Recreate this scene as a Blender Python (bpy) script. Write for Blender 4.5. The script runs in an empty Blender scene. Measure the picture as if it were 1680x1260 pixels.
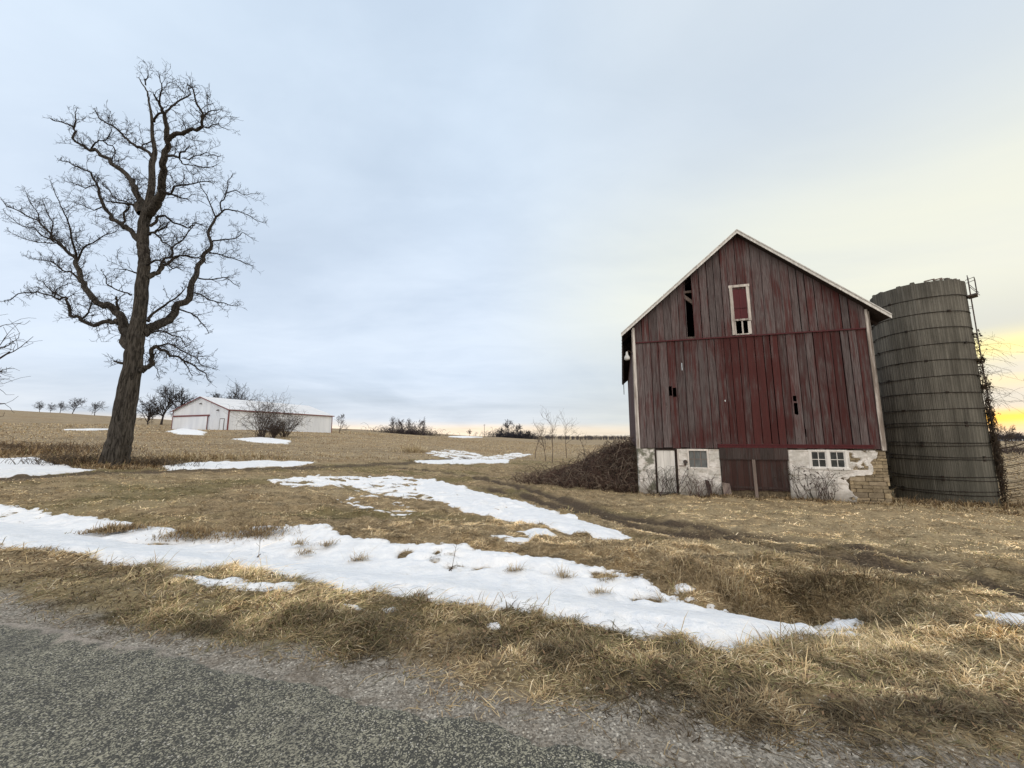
import bpy, math, random
import numpy as np
from math import radians as RAD

rng = np.random.default_rng(7)
random.seed(7)
scene = bpy.context.scene
COL = scene.collection

# ------------------------------------------------------------------ camera model
F, PT, EYE = 625.0, RAD(7.8), 1.6

def ray(u, v):
    c = ((u - 840) / F, -(v - 630) / F, -1.0)
    a = math.pi / 2 + PT
    ca, sa = math.cos(a), math.sin(a)
    return np.array([c[0], ca * c[1] - sa * c[2], sa * c[1] + ca * c[2]])

def at_depth(u, v, y):
    d = ray(u, v)
    d = d / d[1] * y
    return np.array([d[0], d[1], d[2] + EYE])

# ------------------------------------------------------------------ noise
def _hash(ix, iy, seed):
    n = (ix.astype(np.int64) * 374761393 + iy.astype(np.int64) * 668265263 + seed * 1442695041) & 0x7fffffff
    n = ((n ^ (n >> 13)) * 1274126177) & 0x7fffffff
    n = n ^ (n >> 16)
    return (n & 0xffff) / 65535.0

def vnoise(x, y, seed=0):
    x = np.asarray(x, float); y = np.asarray(y, float)
    ix = np.floor(x); iy = np.floor(y)
    fx = x - ix; fy = y - iy
    fx = fx * fx * (3 - 2 * fx); fy = fy * fy * (3 - 2 * fy)
    a = _hash(ix, iy, seed); b = _hash(ix + 1, iy, seed)
    c = _hash(ix, iy + 1, seed); d = _hash(ix + 1, iy + 1, seed)
    return (a + (b - a) * fx) * (1 - fy) + (c + (d - c) * fx) * fy

def fbm(x, y, seed=0, octv=4):
    s = 0; a = .5; t = 0
    for k in range(octv):
        s = s + a * vnoise(np.asarray(x) * 2 ** k + 17.3 * k, np.asarray(y) * 2 ** k - 9.1 * k, seed + k); t += a; a *= .5
    return s / t          # 0..1

def sstep(a, b, x):
    t = np.clip((x - a) / (b - a), 0, 1)
    return t * t * (3 - 2 * t)

# ------------------------------------------------------------------ terrain height
# columns: direction (as picture column u) -> (depth y, height z) knots
_COLS = {
    -350: [(2, 0), (4, 0), (7, 0), (12, .1), (18, .2), (25, .5), (40, 1.8), (72, 5), (120, 9.5), (250, 20.5), (600, 18), (1500, 10)],
    0:    [(2, 0), (4, 0), (7, -.1), (12, -.1), (15.5, -.12), (25, 0), (40, .8), (72, 3.4), (120, 7.0), (250, 19.2), (600, 16), (1500, 10)],
    200:  [(2, 0), (4, -.03), (7, -.15), (12, -.15), (18, -.1), (23, -.02), (40, .5), (72, 2.9), (120, 5.8), (250, 14.2), (600, 12), (1500, 8)],
    400:  [(2, 0), (4, -.05), (7, -.2), (12, -.3), (18, -.35), (25, -.3), (40, .3), (60, 1.7), (72, 2.85), (95, 3.3), (120, 4.6), (250, 8.6), (600, 6), (1500, 4)],
    600:  [(2, 0), (4, -.05), (7, -.25), (12, -.45), (18, -.55), (25, -.55), (40, -.2), (72, 1.2), (120, 2.6), (250, 5.9), (600, 3), (1500, 2)],
    800:  [(2, 0), (4, -.08), (7, -.3), (12, -.55), (18, -.72), (25, -.85), (40, -.9), (72, -.5), (120, 0), (250, 1.4), (600, -1), (1500, 0)],
    950:  [(2, 0), (4, -.12), (7, -.36), (12, -.65), (18, -.85), (25, -.98), (40, -1.2), (72, -1.3), (120, -1.4), (250, -1.8), (600, -4), (1500, 0)],
    1046: [(2, 0), (4, -.14), (7, -.4), (12, -.68), (15, -.90), (17.7, -1.0), (25, -1.1), (40, -1.3), (72, -1.6), (120, -1.8), (250, -2.0), (600, -4), (1500, 0)],
    1250: [(2, 0), (4, -.16), (7, -.42), (12, -.7), (14, -.88), (16.5, -.99), (25, -1.2), (40, -1.5), (72, -1.9), (120, -2), (250, -2.4), (600, -3), (1500, 1)],
    1450: [(2, 0), (4, -.2), (7, -.5), (12, -.78), (13.5, -.92), (15.2, -1.05), (18, -1.45), (25, -1.55), (40, -1.7), (72, -1.9), (120, -2.1), (250, -3), (600, -3), (1500, 4)],
    1680: [(2, 0), (4, -.25), (7, -.55), (12, -.95), (16, -1.5), (19, -1.75), (25, -1.7), (40, -1.7), (72, -1.9), (120, -2.2), (250, -4), (600, -3), (1500, 5)],
    2150: [(2, 0), (4, -.2), (7, -.5), (12, -.9), (18, -1.3), (25, -1.5), (40, -1.7), (72, -2), (120, -2.3), (250, -4), (600, -3), (1500, 5)],
}
_AZ0, _AZ1, _NA = RAD(-66), RAD(66), 265
_LR0, _LR1, _NR = math.log(1.5), math.log(6000), 300

def _make_table():
    us = sorted(_COLS)
    azc = np.array([math.atan((u - 840) / F) for u in us])
    lr = np.linspace(_LR0, _LR1, _NR)
    rows = []
    for u, az in zip(us, azc):
        k = math.sqrt(1 + ((u - 840) / F) ** 2)
        p = np.array(_COLS[u], float)
        rows.append(np.interp(lr, np.log(p[:, 0] * k), p[:, 1]))
    rows = np.array(rows)
    azg = np.linspace(_AZ0, _AZ1, _NA)
    T = np.array([np.interp(azg, azc, rows[:, j]) for j in range(_NR)]).T
    def smooth(A, n, axis):
        k = np.exp(-np.linspace(-2, 2, 2 * n + 1) ** 2); k /= k.sum()
        P = np.pad(A, [(n, n) if i == axis else (0, 0) for i in range(2)], mode='edge')
        return np.apply_along_axis(lambda m: np.convolve(m, k, 'valid'), axis, P)
    return smooth(smooth(T, 7, 0), 5, 1)
_T = _make_table()

def road_d(x, y):                      # metres beyond the road's edge
    return (y - 2.258 + .271 * x) / 1.036

def _polydist(x, y, P):
    x = np.asarray(x, float); y = np.asarray(y, float)
    best = np.full(x.shape, 1e9)
    for (x0, y0), (x1, y1) in zip(P[:-1], P[1:]):
        dx, dy = x1 - x0, y1 - y0
        t = np.clip(((x - x0) * dx + (y - y0) * dy) / (dx * dx + dy * dy), 0, 1)
        best = np.minimum(best, np.hypot(x - x0 - t * dx, y - y0 - t * dy))
    return best

DITCH = [(-30, 14.2), (-11.68, 9.06), (-6.6, 7.35), (-3.36, 6.5), (-.34, 5.65), (1.94, 5.0), (2.9, 4.65), (3.7, 4.55)]
TRACK_A, TRACK_B, LANE = [], [], []    # filled below, once the ground is known
O = np.array([5.756, 17.7]); ANG = RAD(16)
AX = np.array([math.cos(ANG), -math.sin(ANG)]); NX = np.array([math.sin(ANG), math.cos(ANG)])

def h(x, y, detail=True):
    x = np.asarray(x, float); y = np.asarray(y, float)
    r = np.hypot(x, y); az = np.arctan2(x, y)
    fa = np.clip((az - _AZ0) / (_AZ1 - _AZ0) * (_NA - 1), 0, _NA - 1.001)
    fr = np.clip((np.log(np.maximum(r, 1e-3)) - _LR0) / (_LR1 - _LR0) * (_NR - 1), 0, _NR - 1.001)
    ia = fa.astype(int); ir = fr.astype(int); ta = fa - ia; tr = fr - ir
    z = (_T[ia, ir] * (1 - ta) + _T[ia + 1, ir] * ta) * (1 - tr) + (_T[ia, ir + 1] * (1 - ta) + _T[ia + 1, ir + 1] * ta) * tr
    d = road_d(x, y)
    z = z * sstep(0.1, 1.6 + .12 * r, d)
    z = z - .30 * np.exp(-(_polydist(x, y, DITCH) / .85) ** 2)
    z = z - .06 * np.exp(-((d - 1.45) / .5) ** 2) * sstep(.8, 2, x) * (1 - sstep(4, 5.5, x))
    z = z - .34 * np.exp(-(((x - 3.55) / .75) ** 2 + ((y - 5.15) / .40) ** 2))          # culvert pit
    z = z + .03 * np.exp(-(((d - 1.5) / .5) ** 2)) * sstep(-8, -2, x)                   # lip of the verge
    # earth bank against the barn's left wall
    bx = (x - O[0]) * AX[0] + (y - O[1]) * AX[1]; by = (x - O[0]) * NX[0] + (y - O[1]) * NX[1]
    bank = sstep(-6.2, .2, bx) ** 1.35 * sstep(.2, 3.2, by) * (1 - sstep(7.5, 13, by)) * (1 - sstep(3, 5, bx))
    z = z + 1.92 * bank
    if TRACK_A:
        for P, w, dep in ((TRACK_A, .30, .075), (TRACK_B, .30, .06)):
            q = _polydist(x, y, P)
            z = z - dep * np.exp(-(q / w) ** 2) + .03 * np.exp(-((q - .6) / .25) ** 2)
    if detail:
        near = 1 - sstep(30, 90, r)
        g = sstep(.25, 1.2, d)
        z = z + g * near * ((fbm(x * .9, y * .9, 3) - .5) * .16 + (fbm(x * 4, y * 4, 5, 3) - .5) * .07 + sstep(.45, .75, fbm(x * 2.0, y * 2.4, 7, 3)) * (.045 + .05 * sstep(3, 5, d)))
        z = z + (1 - near) * (fbm(x * .05, y * .05, 9) - .5) * .8 * sstep(60, 200, r)
    return z

def ground(u, v):
    """where the line of sight through a picture point meets the terrain"""
    d = ray(u, v); d = d / d[1]
    ys = np.exp(np.linspace(math.log(1.3), math.log(2500), 900))
    f = EYE + d[2] * ys - h(d[0] * ys, ys, False)
    k = np.argmax(f < 0)
    if f[k] >= 0: k = len(ys) - 1
    a, b = ys[max(k - 1, 0)], ys[k]
    for _ in range(25):
        m = (a + b) / 2
        if EYE + d[2] * m - h(d[0] * m, m, False) < 0: b = m
        else: a = m
    return (d[0] * b, b)

def G(u, v):
    x, y = ground(u, v)
    return np.array([x, y, float(h(x, y))])

TA = [ground(*p) for p in [(1900, 985), (1680, 942), (1480, 916), (1300, 890), (1180, 874), (1080, 858), (1000, 845), (920, 822), (850, 800), (780, 785), (720, 774), (650, 768)]]
TB = [ground(*p) for p in [(1800, 1010), (1600, 955), (1450, 930), (1330, 910), (1240, 896), (1130, 880), (1040, 862), (940, 838), (860, 816), (800, 802)]]
LANE = [ground(*p) for p in [(-200, 795), (0, 787), (200, 777), (400, 771), (560, 766), (680, 760), (760, 752)]]
TRACK_A, TRACK_B = TA, TB

# ------------------------------------------------------------------ mesh helpers
def np_mesh(name, V, faces_idx, faces_len, tint=None, smooth=False):
    me = bpy.data.meshes.new(name)
    V = np.asarray(V, np.float32); fi = np.asarray(faces_idx, np.int32).ravel(); fl = np.asarray(faces_len, np.int32)
    me.vertices.add(len(V)); me.vertices.foreach_set('co', V.ravel())
    me.loops.add(len(fi)); me.loops.foreach_set('vertex_index', fi)
    me.polygons.add(len(fl))
    st = np.zeros(len(fl), np.int32); st[1:] = np.cumsum(fl)[:-1]
    me.polygons.foreach_set('loop_start', st)
    me.polygons.foreach_set('use_smooth', np.full(len(fl), smooth, bool))
    if tint is not None:
        a = me.attributes.new('tint', 'FLOAT_COLOR', 'POINT')
        t = np.ones((len(V), 4), np.float32); t[:, :3] = tint
        a.data.foreach_set('color', t.ravel())
    me.update(calc_edges=True)
    return me

def add(name, me, mat=None, parent=None, label=None, cat=None, group=None, kind=None, loc=None):
    o = bpy.data.objects.new(name, me)
    COL.objects.link(o)
    if me is not None and mat is not None and not me.materials: me.materials.append(mat)
    if parent is not None: o.parent = parent
    if loc is not None: o.location = loc
    tag(o, label, cat, group, kind)
    return o

def tag(o, label=None, cat=None, group=None, kind=None):
    if label: o['label'] = label
    if cat: o['category'] = cat
    if group: o['group'] = group
    if kind: o['kind'] = kind

def empty(name, loc, rz=0, **kw):
    o = bpy.data.objects.new(name, None); COL.objects.link(o)
    o.location = loc; o.rotation_euler = (0, 0, rz)
    o.empty_display_size = .2
    tag(o, **kw)
    return o

class MB:
    """collects shapes into one mesh"""
    def __init__(s): s.V = []; s.F = []; s.C = []; s.c = (1, 1, 1)
    def tint(s, *c): s.c = c; return s
    def poly(s, pts, faces):
        n = len(s.V); s.V += [tuple(p) for p in pts]; s.C += [s.c] * len(pts)
        s.F += [tuple(i + n for i in f) for f in faces]
    def box(s, x0, x1, y0, y1, z0, z1):
        p = [(x0, y0, z0), (x1, y0, z0), (x1, y1, z0), (x0, y1, z0), (x0, y0, z1), (x1, y0, z1), (x1, y1, z1), (x0, y1, z1)]
        s.hexa(p)
    def hexa(s, p):
        s.poly(p, [(3, 2, 1, 0), (4, 5, 6, 7), (0, 1, 5, 4), (1, 2, 6, 5), (2, 3, 7, 6), (3, 0, 4, 7)])
    def slab(s, pts, y0, y1):             # polygon in x,z pushed from y0 to y1
        n = len(pts)
        P = [(x, y0, z) for x, z in pts] + [(x, y1, z) for x, z in pts]
        s.poly(P, [tuple(range(n)), tuple(range(2 * n - 1, n - 1, -1))] + [(i, i + n, (i + 1) % n + n, (i + 1) % n) for i in range(n)])
    def bar(s, a, b, w, d, up=(0, 0, 1)):  # box from a to b
        a = np.array(a, float); b = np.array(b, float); t = b - a; t /= np.linalg.norm(t)
        u = np.cross(t, up)
        if np.linalg.norm(u) < 1e-4: u = np.cross(t, (1, 0, 0))
        u /= np.linalg.norm(u); v = np.cross(u, t)
        p = []
        for q in (a, b):
            for su, sv in ((-1, -1), (1, -1), (1, 1), (-1, 1)): p.append(q + u * su * w / 2 + v * sv * d / 2)
        s.hexa(p)
    def tube(s, pts, rad, n=8, cap=True):
        V, Fq = tube_arrays(pts, rad, n)
        k = len(s.V); s.V += [tuple(v) for v in V]; s.C += [s.c] * len(V); s.F += [tuple(i + k for i in f) for f in Fq]
        if cap:
            m = len(V)
            s.F.append(tuple(k + i for i in range(n - 1, -1, -1))); s.F.append(tuple(k + m - n + i for i in range(n)))
    def lathe(s, prof, n=16, c=(0, 0, 0)):
        P = []; k = len(prof)
        for r, z in prof:
            for i in range(n):
                a = 2 * math.pi * i / n; P.append((c[0] + r * math.cos(a), c[1] + r * math.sin(a), c[2] + z))
        Fq = [(j * n + i, j * n + (i + 1) % n, (j + 1) * n + (i + 1) % n, (j + 1) * n + i) for j in range(k - 1) for i in range(n)]
        Fq += [tuple(range(n - 1, -1, -1)), tuple(range((k - 1) * n, k * n))]
        s.poly(P, Fq)
    def mesh(s, name, smooth=False):
        return np_mesh(name, np.array(s.V), np.array([i for f in s.F for i in f]), [len(f) for f in s.F], np.array(s.C, np.float32), smooth)
    def build(s, name, mat, parent=None, smooth=False, bevel=0, **kw):
        o = add(name, s.mesh(name, smooth), mat, parent, **kw)
        if bevel:
            m = o.modifiers.new('b', 'BEVEL'); m.width = bevel; m.segments = 2; m.limit_method = 'ANGLE'
        return o

def tube_arrays(pts, rad, n=6):
    P = np.asarray(pts, float); m = len(P)
    rad = np.broadcast_to(np.asarray(rad, float), (m,))
    T = np.gradient(P, axis=0); T /= (np.linalg.norm(T, axis=1)[:, None] + 1e-9)
    ref = np.array([.31, .87, .38]) if abs(T.mean(0) @ np.array([.31, .87, .38])) < .8 else np.array([.9, -.3, .2])
    U = np.cross(T, ref); U /= (np.linalg.norm(U, axis=1)[:, None] + 1e-9); W = np.cross(T, U)
    a = 2 * np.pi * np.arange(n) / n
    V = P[:, None, :] + rad[:, None, None] * (U[:, None, :] * np.cos(a)[None, :, None] + W[:, None, :] * np.sin(a)[None, :, None])
    i = np.arange(n); j = np.arange(m - 1)[:, None] * n
    Fq = np.stack([j + i, j + (i + 1) % n, j + n + (i + 1) % n, j + n + i], -1).reshape(-1, 4)
    return V.reshape(-1, 3), Fq

class Tubes:
    """many tubes, fast"""
    def __init__(s): s.V = []; s.F = []; s.n = 0; s.C = []
    def add(s, pts, rad, n=4, tint=(1, 1, 1)):
        V, Fq = tube_arrays(pts, rad, n)
        s.V.append(V); s.F.append(Fq + s.n); s.n += len(V); s.C.append(np.tile(np.array(tint, np.float32), (len(V), 1)))
    def quads(s, Q, tint=(1, 1, 1)):       # Q (k,4,3)
        Q = np.asarray(Q, float); k = len(Q)
        s.V.append(Q.reshape(-1, 3)); s.F.append(np.arange(4 * k).reshape(k, 4) + s.n); s.n += 4 * k
        t = np.asarray(tint, np.float32)
        s.C.append(np.repeat(t, 4, 0) if t.ndim == 2 else np.tile(t, (4 * k, 1)))
    def mesh(s, name, smooth=True):
        Fq = np.concatenate(s.F)
        return np_mesh(name, np.concatenate(s.V), Fq.ravel(), np.full(len(Fq), 4), np.concatenate(s.C), smooth)

# ------------------------------------------------------------------ materials
class Nodes:
    def __init__(s, tree): s.t = tree
    def new(s, typ, **kw):
        n = s.t.nodes.new(typ)
        for k, v in kw.items(): setattr(n, k, v)
        return n
    def link(s, a, b): s.t.links.new(a, b)
    def put(s, sock, v):
        if v is None: return
        if isinstance(v, bpy.types.NodeSocket): s.link(v, sock)
        else:
            if isinstance(v, (tuple, list)) and len(v) == 3 and sock.type == 'RGBA': v = (*v, 1)
            sock.default_value = v
    def math(s, op, a, b=None, c=None, clamp=False):
        n = s.new('ShaderNodeMath', operation=op, use_clamp=clamp)
        s.put(n.inputs[0], a); s.put(n.inputs[1], b); s.put(n.inputs[2], c)
        return n.outputs[0]
    def vmath(s, op, a, b=None):
        n = s.new('ShaderNodeVectorMath', operation=op); s.put(n.inputs[0], a); s.put(n.inputs[1], b)
        return n.outputs['Value'] if op in ('DOT_PRODUCT', 'LENGTH') else n.outputs[0]
    def mix(s, f, a, b, blend='MIX'):
        n = s.new('ShaderNodeMix', data_type='RGBA', blend_type=blend)
        s.put(n.inputs[0], f); s.put(n.inputs[6], a); s.put(n.inputs[7], b)
        return n.outputs[2]
    def rng(s, v, a, b, c=0., d=1., smooth=True):
        n = s.new('ShaderNodeMapRange', interpolation_type='SMOOTHSTEP' if smooth else 'LINEAR')
        for i, q in enumerate((v, a, b, c, d)): s.put(n.inputs[i], q)
        return n.outputs[0]
    def noise(s, vec, scale, detail=4, rough=.55, dist=0, col=False):
        n = s.new('ShaderNodeTexNoise'); s.put(n.inputs['Vector'], vec)
        n.inputs['Scale'].default_value = scale; n.inputs['Detail'].default_value = detail
        n.inputs['Roughness'].default_value = rough; n.inputs['Distortion'].default_value = dist
        return n.outputs['Color' if col else 'Fac']
    def voro(s, vec, scale, out='Distance', feature='F1'):
        n = s.new('ShaderNodeTexVoronoi', feature=feature); s.put(n.inputs['Vector'], vec); n.inputs['Scale'].default_value = scale
        return n.outputs[out]
    def mapping(s, vec, scale=(1, 1, 1), loc=(0, 0, 0)):
        n = s.new('ShaderNodeMapping'); s.put(n.inputs[0], vec); n.inputs['Scale'].default_value = scale; n.inputs['Location'].default_value = loc
        return n.outputs[0]
    def attr(s, name='tint'):
        n = s.new('ShaderNodeAttribute', attribute_name=name); return n
    def sep(s, c):
        n = s.new('ShaderNodeSeparateXYZ'); s.put(n.inputs[0], c); return n.outputs
    def obj(s): return s.new('ShaderNodeTexCoord').outputs['Object']
    def pos(s): return s.new('ShaderNodeNewGeometry').outputs['Position']

def material(name, fn, rough=.85, spec=.25, metal=0):
    m = bpy.data.materials.new(name); m.use_nodes = True
    t = m.node_tree; t.nodes.clear(); N = Nodes(t)
    out = N.new('ShaderNodeOutputMaterial'); b = N.new('ShaderNodeBsdfPrincipled')
    N.link(b.outputs[0], out.inputs[0])
    b.inputs['Roughness'].default_value = rough; b.inputs['Specular IOR Level'].default_value = spec; b.inputs['Metallic'].default_value = metal
    r = fn(N, b)
    col, bump = r if isinstance(r, tuple) and len(r) == 2 and not isinstance(r[0], float) else (r, None)
    N.put(b.inputs['Base Color'], col)
    if bump is not None:
        hgt, dist, st = bump
        n = N.new('ShaderNodeBump'); N.put(n.inputs['Height'], hgt); n.inputs['Distance'].default_value = dist; n.inputs['Strength'].default_value = st
        N.link(n.outputs[0], b.inputs['Normal'])
    return m

# ================================================================== SETTING: ground, road, snow
def m_ground(N, b):
    p = N.pos(); t = N.sep(N.attr('tint').outputs['Vector']); q = N.sep(N.attr('tone').outputs['Vector'])
    n1 = N.noise(p, 3.0, 5, .65); n2 = N.noise(p, 26, 4, .7); n3 = N.noise(p, 90, 3, .7)
    th = N.mix(N.rng(n1, .3, .7), (.13, .094, .055), (.38, .285, .165))
    th = N.mix(N.rng(n2, .42, .72), th, (.50, .385, .225))
    th = N.mix(N.math('MULTIPLY', N.rng(n3, .5, .75), .6), th, (.035, .025, .015))
    gr = N.mix(N.rng(n2, .3, .7), (.07, .066, .024), (.19, .172, .066))
    c = N.mix(N.math('MULTIPLY', q[0], .6), th, gr)
    # corn stubble far out: straw rows over brown soil
    pm = N.mapping(p, (.35, 1.2, 1))
    s1 = N.noise(pm, 2.2, 5, .7); s2 = N.noise(p, .12, 3, .6); s3 = N.noise(p, 9, 3, .7)
    st = N.mix(N.rng(s1, .35, .68), (.20, .152, .096), (.45, .36, .235))
    st = N.mix(N.math('MULTIPLY', N.rng(N.noise(N.mapping(p, (.05, .30, 1)), 1.0, 5, .65), .46, .62), .5), st, (.16, .112, .064))
    st = N.mix(N.rng(s3, .5, .75), st, (.50, .42, .29))
    st = N.mix(N.math('MULTIPLY', N.rng(s2, .45, .7), .55), st, (.31, .215, .115))
    c = N.mix(t[2], c, st)
    c = N.mix(q[1], c, N.mix(N.rng(n2, .3, .7), (.30, .232, .138), (.54, .435, .27)))
    mu = N.mix(N.rng(n2, .35, .7), (.055, .041, .029), (.15, .112, .076))
    c = N.mix(t[0], c, mu)
    v = N.voro(p, 85, 'Color'); vs = N.sep(v)
    gv = N.mix(N.rng(vs[0], .1, .95, smooth=False), (.17, .155, .13), (.46, .42, .36))
    gv = N.mix(N.rng(vs[1], .95, .97), gv, (.68, .63, .54))
    gv = N.mix(N.math('MULTIPLY', N.rng(n1, .42, .62), .5), gv, (.17, .135, .10))
    gv = N.mix(N.math('MULTIPLY', N.rng(n2, .55, .7), .45), gv, (.12, .09, .06))
    c = N.mix(t[1], c, gv)
    hh = N.math('ADD', N.math('MULTIPLY', n2, .6), N.math('MULTIPLY', n3, .4))
    return c, (hh, .05, .8)
M_ground = material('winter_ground', m_ground, .95, .1)

def tracks_mud(x, y):
    m = np.zeros(np.shape(x))
    for P, w in ((TRACK_A, .50), (TRACK_B, .42)):
        q = _polydist(x, y, P) + (fbm(x * 1.3, y * 1.3, 21) - .5) * .5
        m = np.maximum(m, (1 - sstep(w * .35, w * 1.3, q)) * sstep(.15, .42, fbm(x * .5, y * .5, 22)) )
    q = _polydist(x, y, LANE) + (fbm(x * .8, y * .8, 23) - .5) * 1.6
    m = np.maximum(m, (1 - sstep(.5, 1.6, q)) * .85)
    return m

def gravel_edge(x, y):
    return .46 + (fbm(x * 1.1, y * 1.1, 31) - .5) * .7 + (fbm(x * 5, y * 5, 32, 3) - .5) * .3 + .15 * sstep(-1, 3, x)

def field_w(x, y):
    """1 out in the stubble fields, 0 on the grassy yard"""
    r = np.hypot(x, y)
    lane = _polydist(x, y, LANE)
    beyond = sstep(-.2, .25, (y - np.interp(x, [p[0] for p in LANE[::1]], [p[1] for p in LANE])) / np.maximum(6 + 0 * x, 1))
    left = beyond * sstep(1.5, 4, lane) * (1 - sstep(-4, 2, x - .1 * y))
    far = sstep(42, 60, r)
    right = sstep(17.5, 20, y) * sstep(1.02, 1.12, x / np.maximum(y, 1))
    return np.maximum(np.maximum(left * sstep(24, 30, r), far), right)

def yard_tone(x, y):
    green = sstep(.48, .68, fbm(x * .35 + 5, y * .5, 41)) * .9
    straw = sstep(.5, .72, fbm(x * .3, y * .9, 43)) * .6
    straw = np.maximum(straw, (.45 + .5 * sstep(.35, .6, fbm(x * .8, y * 1.6, 45))) * sstep(1.0, 4.5, x - .12 * y) * sstep(4, 5.5, road_d(x, y)))
    green = green * (1 - .6 * sstep(1, 4.5, x - .12 * y))
    return green, straw

az_f = np.arange(-64, 64.01, .25)
az_c = np.concatenate([np.arange(-180, -64, 4.), ]); az_d = np.arange(67, 180, 4.)
azs = np.radians(np.concatenate([az_c, az_f, az_d]))
rho = np.concatenate([[.35], np.exp(np.arange(math.log(.6), math.log(5200), .0175))])
AA, RR = np.meshgrid(azs, rho)
gx = (np.sin(AA) * RR); gy = (np.cos(AA) * RR)
gz = h(gx, gy)
nr, na = gx.shape
Vt = np.stack([gx, gy, gz], -1).reshape(-1, 3)
i = np.arange(na); j = np.arange(nr - 1)[:, None] * na
Fq = np.stack([j + i, j + (i + 1) % na, j + na + (i + 1) % na, j + na + i], -1).reshape(-1, 4)[:, ::-1]
c0 = len(Vt); Vt = np.vstack([Vt, [[0, 0, 0]]])
tri = np.stack([i, np.full(na, c0), (i + 1) % na], -1)[:, ::-1]
fx, fy = Vt[:, 0], Vt[:, 1]
dd = road_d(fx, fy)
ge = gravel_edge(fx, fy)
grav = (1 - sstep(-.12, .18, dd - ge)) * sstep(-8, -6.5, dd)
bxx = (fx - O[0]) * AX[0] + (fy - O[1]) * AX[1]; byy = (fx - O[0]) * NX[0] + (fy - O[1]) * NX[1]
bankw = .9 * sstep(-5.5, -3, bxx) * (1 - sstep(.5, 1, bxx)) * sstep(-.2, .6, byy) * (1 - sstep(9, 13, byy))
tint = np.stack([np.clip(np.maximum(tracks_mud(fx, fy), bankw), 0, 1) * sstep(.8, 2, dd), grav, field_w(fx, fy)], -1)
gn, sw = yard_tone(fx, fy)
tone = np.stack([gn * (1 - tint[:, 2]), sw * (1 - tint[:, 2]) * .8, 0 * gn], -1)
me = np_mesh('ground', Vt, np.concatenate([Fq.ravel(), tri.ravel()]), np.concatenate([np.full(len(Fq), 4), np.full(len(tri), 3)]), tint, True)
a = me.attributes.new('tone', 'FLOAT_COLOR', 'POINT'); t4 = np.ones((len(Vt), 4), np.float32); t4[:, :3] = tone; a.data.foreach_set('color', t4.ravel())
add('ground', me, M_ground, kind='structure', label='brown winter ground rising to stubble fields behind the barn and shed')

# ---- road
def m_road(N, b):
    p = N.pos()
    v1 = N.voro(p, 140, 'Color'); s = N.sep(v1); n1 = N.noise(p, 1.1, 4, .6); n2 = N.noise(p, 7, 4, .65); n3 = N.noise(p, 160, 2, .6)
    base = N.mix(N.rng(n3, .3, .7), (.028, .029, .027), (.090, .087, .074))
    amt = N.math('ADD', N.math('MULTIPLY', n1, .45), N.math('MULTIPLY', n2, .35))
    thr = N.rng(amt, .28, .55, .72, .25)
    thr = N.math('ADD', thr, N.math('MULTIPLY', N.math('SUBTRACT', N.noise(p, 42, 3, .7), .5), 1.1))
    c = N.mix(N.rng(N.math('SUBTRACT', s[0], thr), -.05, .15), base, N.mix(s[1], (.125, .12, .094), (.37, .348, .262)))
    c = N.mix(N.math('MULTIPLY', N.rng(N.math('SUBTRACT', s[2], .975), 0, .01), .8), c, (.55, .52, .45))
    t = N.sep(N.attr('tint').outputs['Vector'])
    gv = N.mix(s[1], (.20, .17, .14), (.42, .37, .31))
    c = N.mix(N.rng(N.math('ADD', t[0], N.math('SUBTRACT', N.math('MULTIPLY', n2, .8), .4)), .42, .75), c, gv)
    c = N.mix(N.math('MULTIPLY', N.rng(n1, .55, .7), .5), c, (.03, .03, .032))
    bh = N.voro(p, 140, 'Distance')
    return c, (bh, .006, -.9)
M_road = material('asphalt', m_road, .9, .3)
ss = np.concatenate([-np.geomspace(400, 9, 60), np.arange(-9, 9, .04), np.geomspace(9, 400, 60)])
dw = np.concatenate([np.linspace(-6.4, -1.2, 14), np.arange(-1.1, .26, .04)])
S, D = np.meshgrid(ss, dw)
e0 = np.array([0.62, 2.09]); sd_ = np.array([.9652, -.2616]); nd_ = np.array([.2616, .9652])
e0 = np.array([0, 2.258])
edge = (fbm(S * .9, S * 0, 51) - .5) * .22 + (fbm(S * 6, D * 3, 52, 3) - .5) * .16
rx = e0[0] + sd_[0] * S + nd_[0] * D; ry = e0[1] + sd_[1] * S + nd_[1] * D
lift = .012 - .03 * sstep(-.03, .05, D + edge - .10)
rz = h(rx, ry) + lift
nr, na = rx.shape
i = np.arange(na - 1); j = np.arange(nr - 1)[:, None] * na
Fq = np.stack([j + i, j + i + 1, j + na + i + 1, j + na + i], -1).reshape(-1, 4)
dust = sstep(-.24, .06, D + edge - .09) * (.22 + .70 * sstep(-1, -3.5, rx))
me = np_mesh('road', np.stack([rx, ry, rz], -1).reshape(-1, 3), Fq.ravel(), np.full(len(Fq), 4), np.stack([dust, dust * 0, dust * 0], -1).reshape(-1, 3), True)
add('road', me, M_road, kind='structure', label='worn grey asphalt country road in front of the grass verge')

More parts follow.
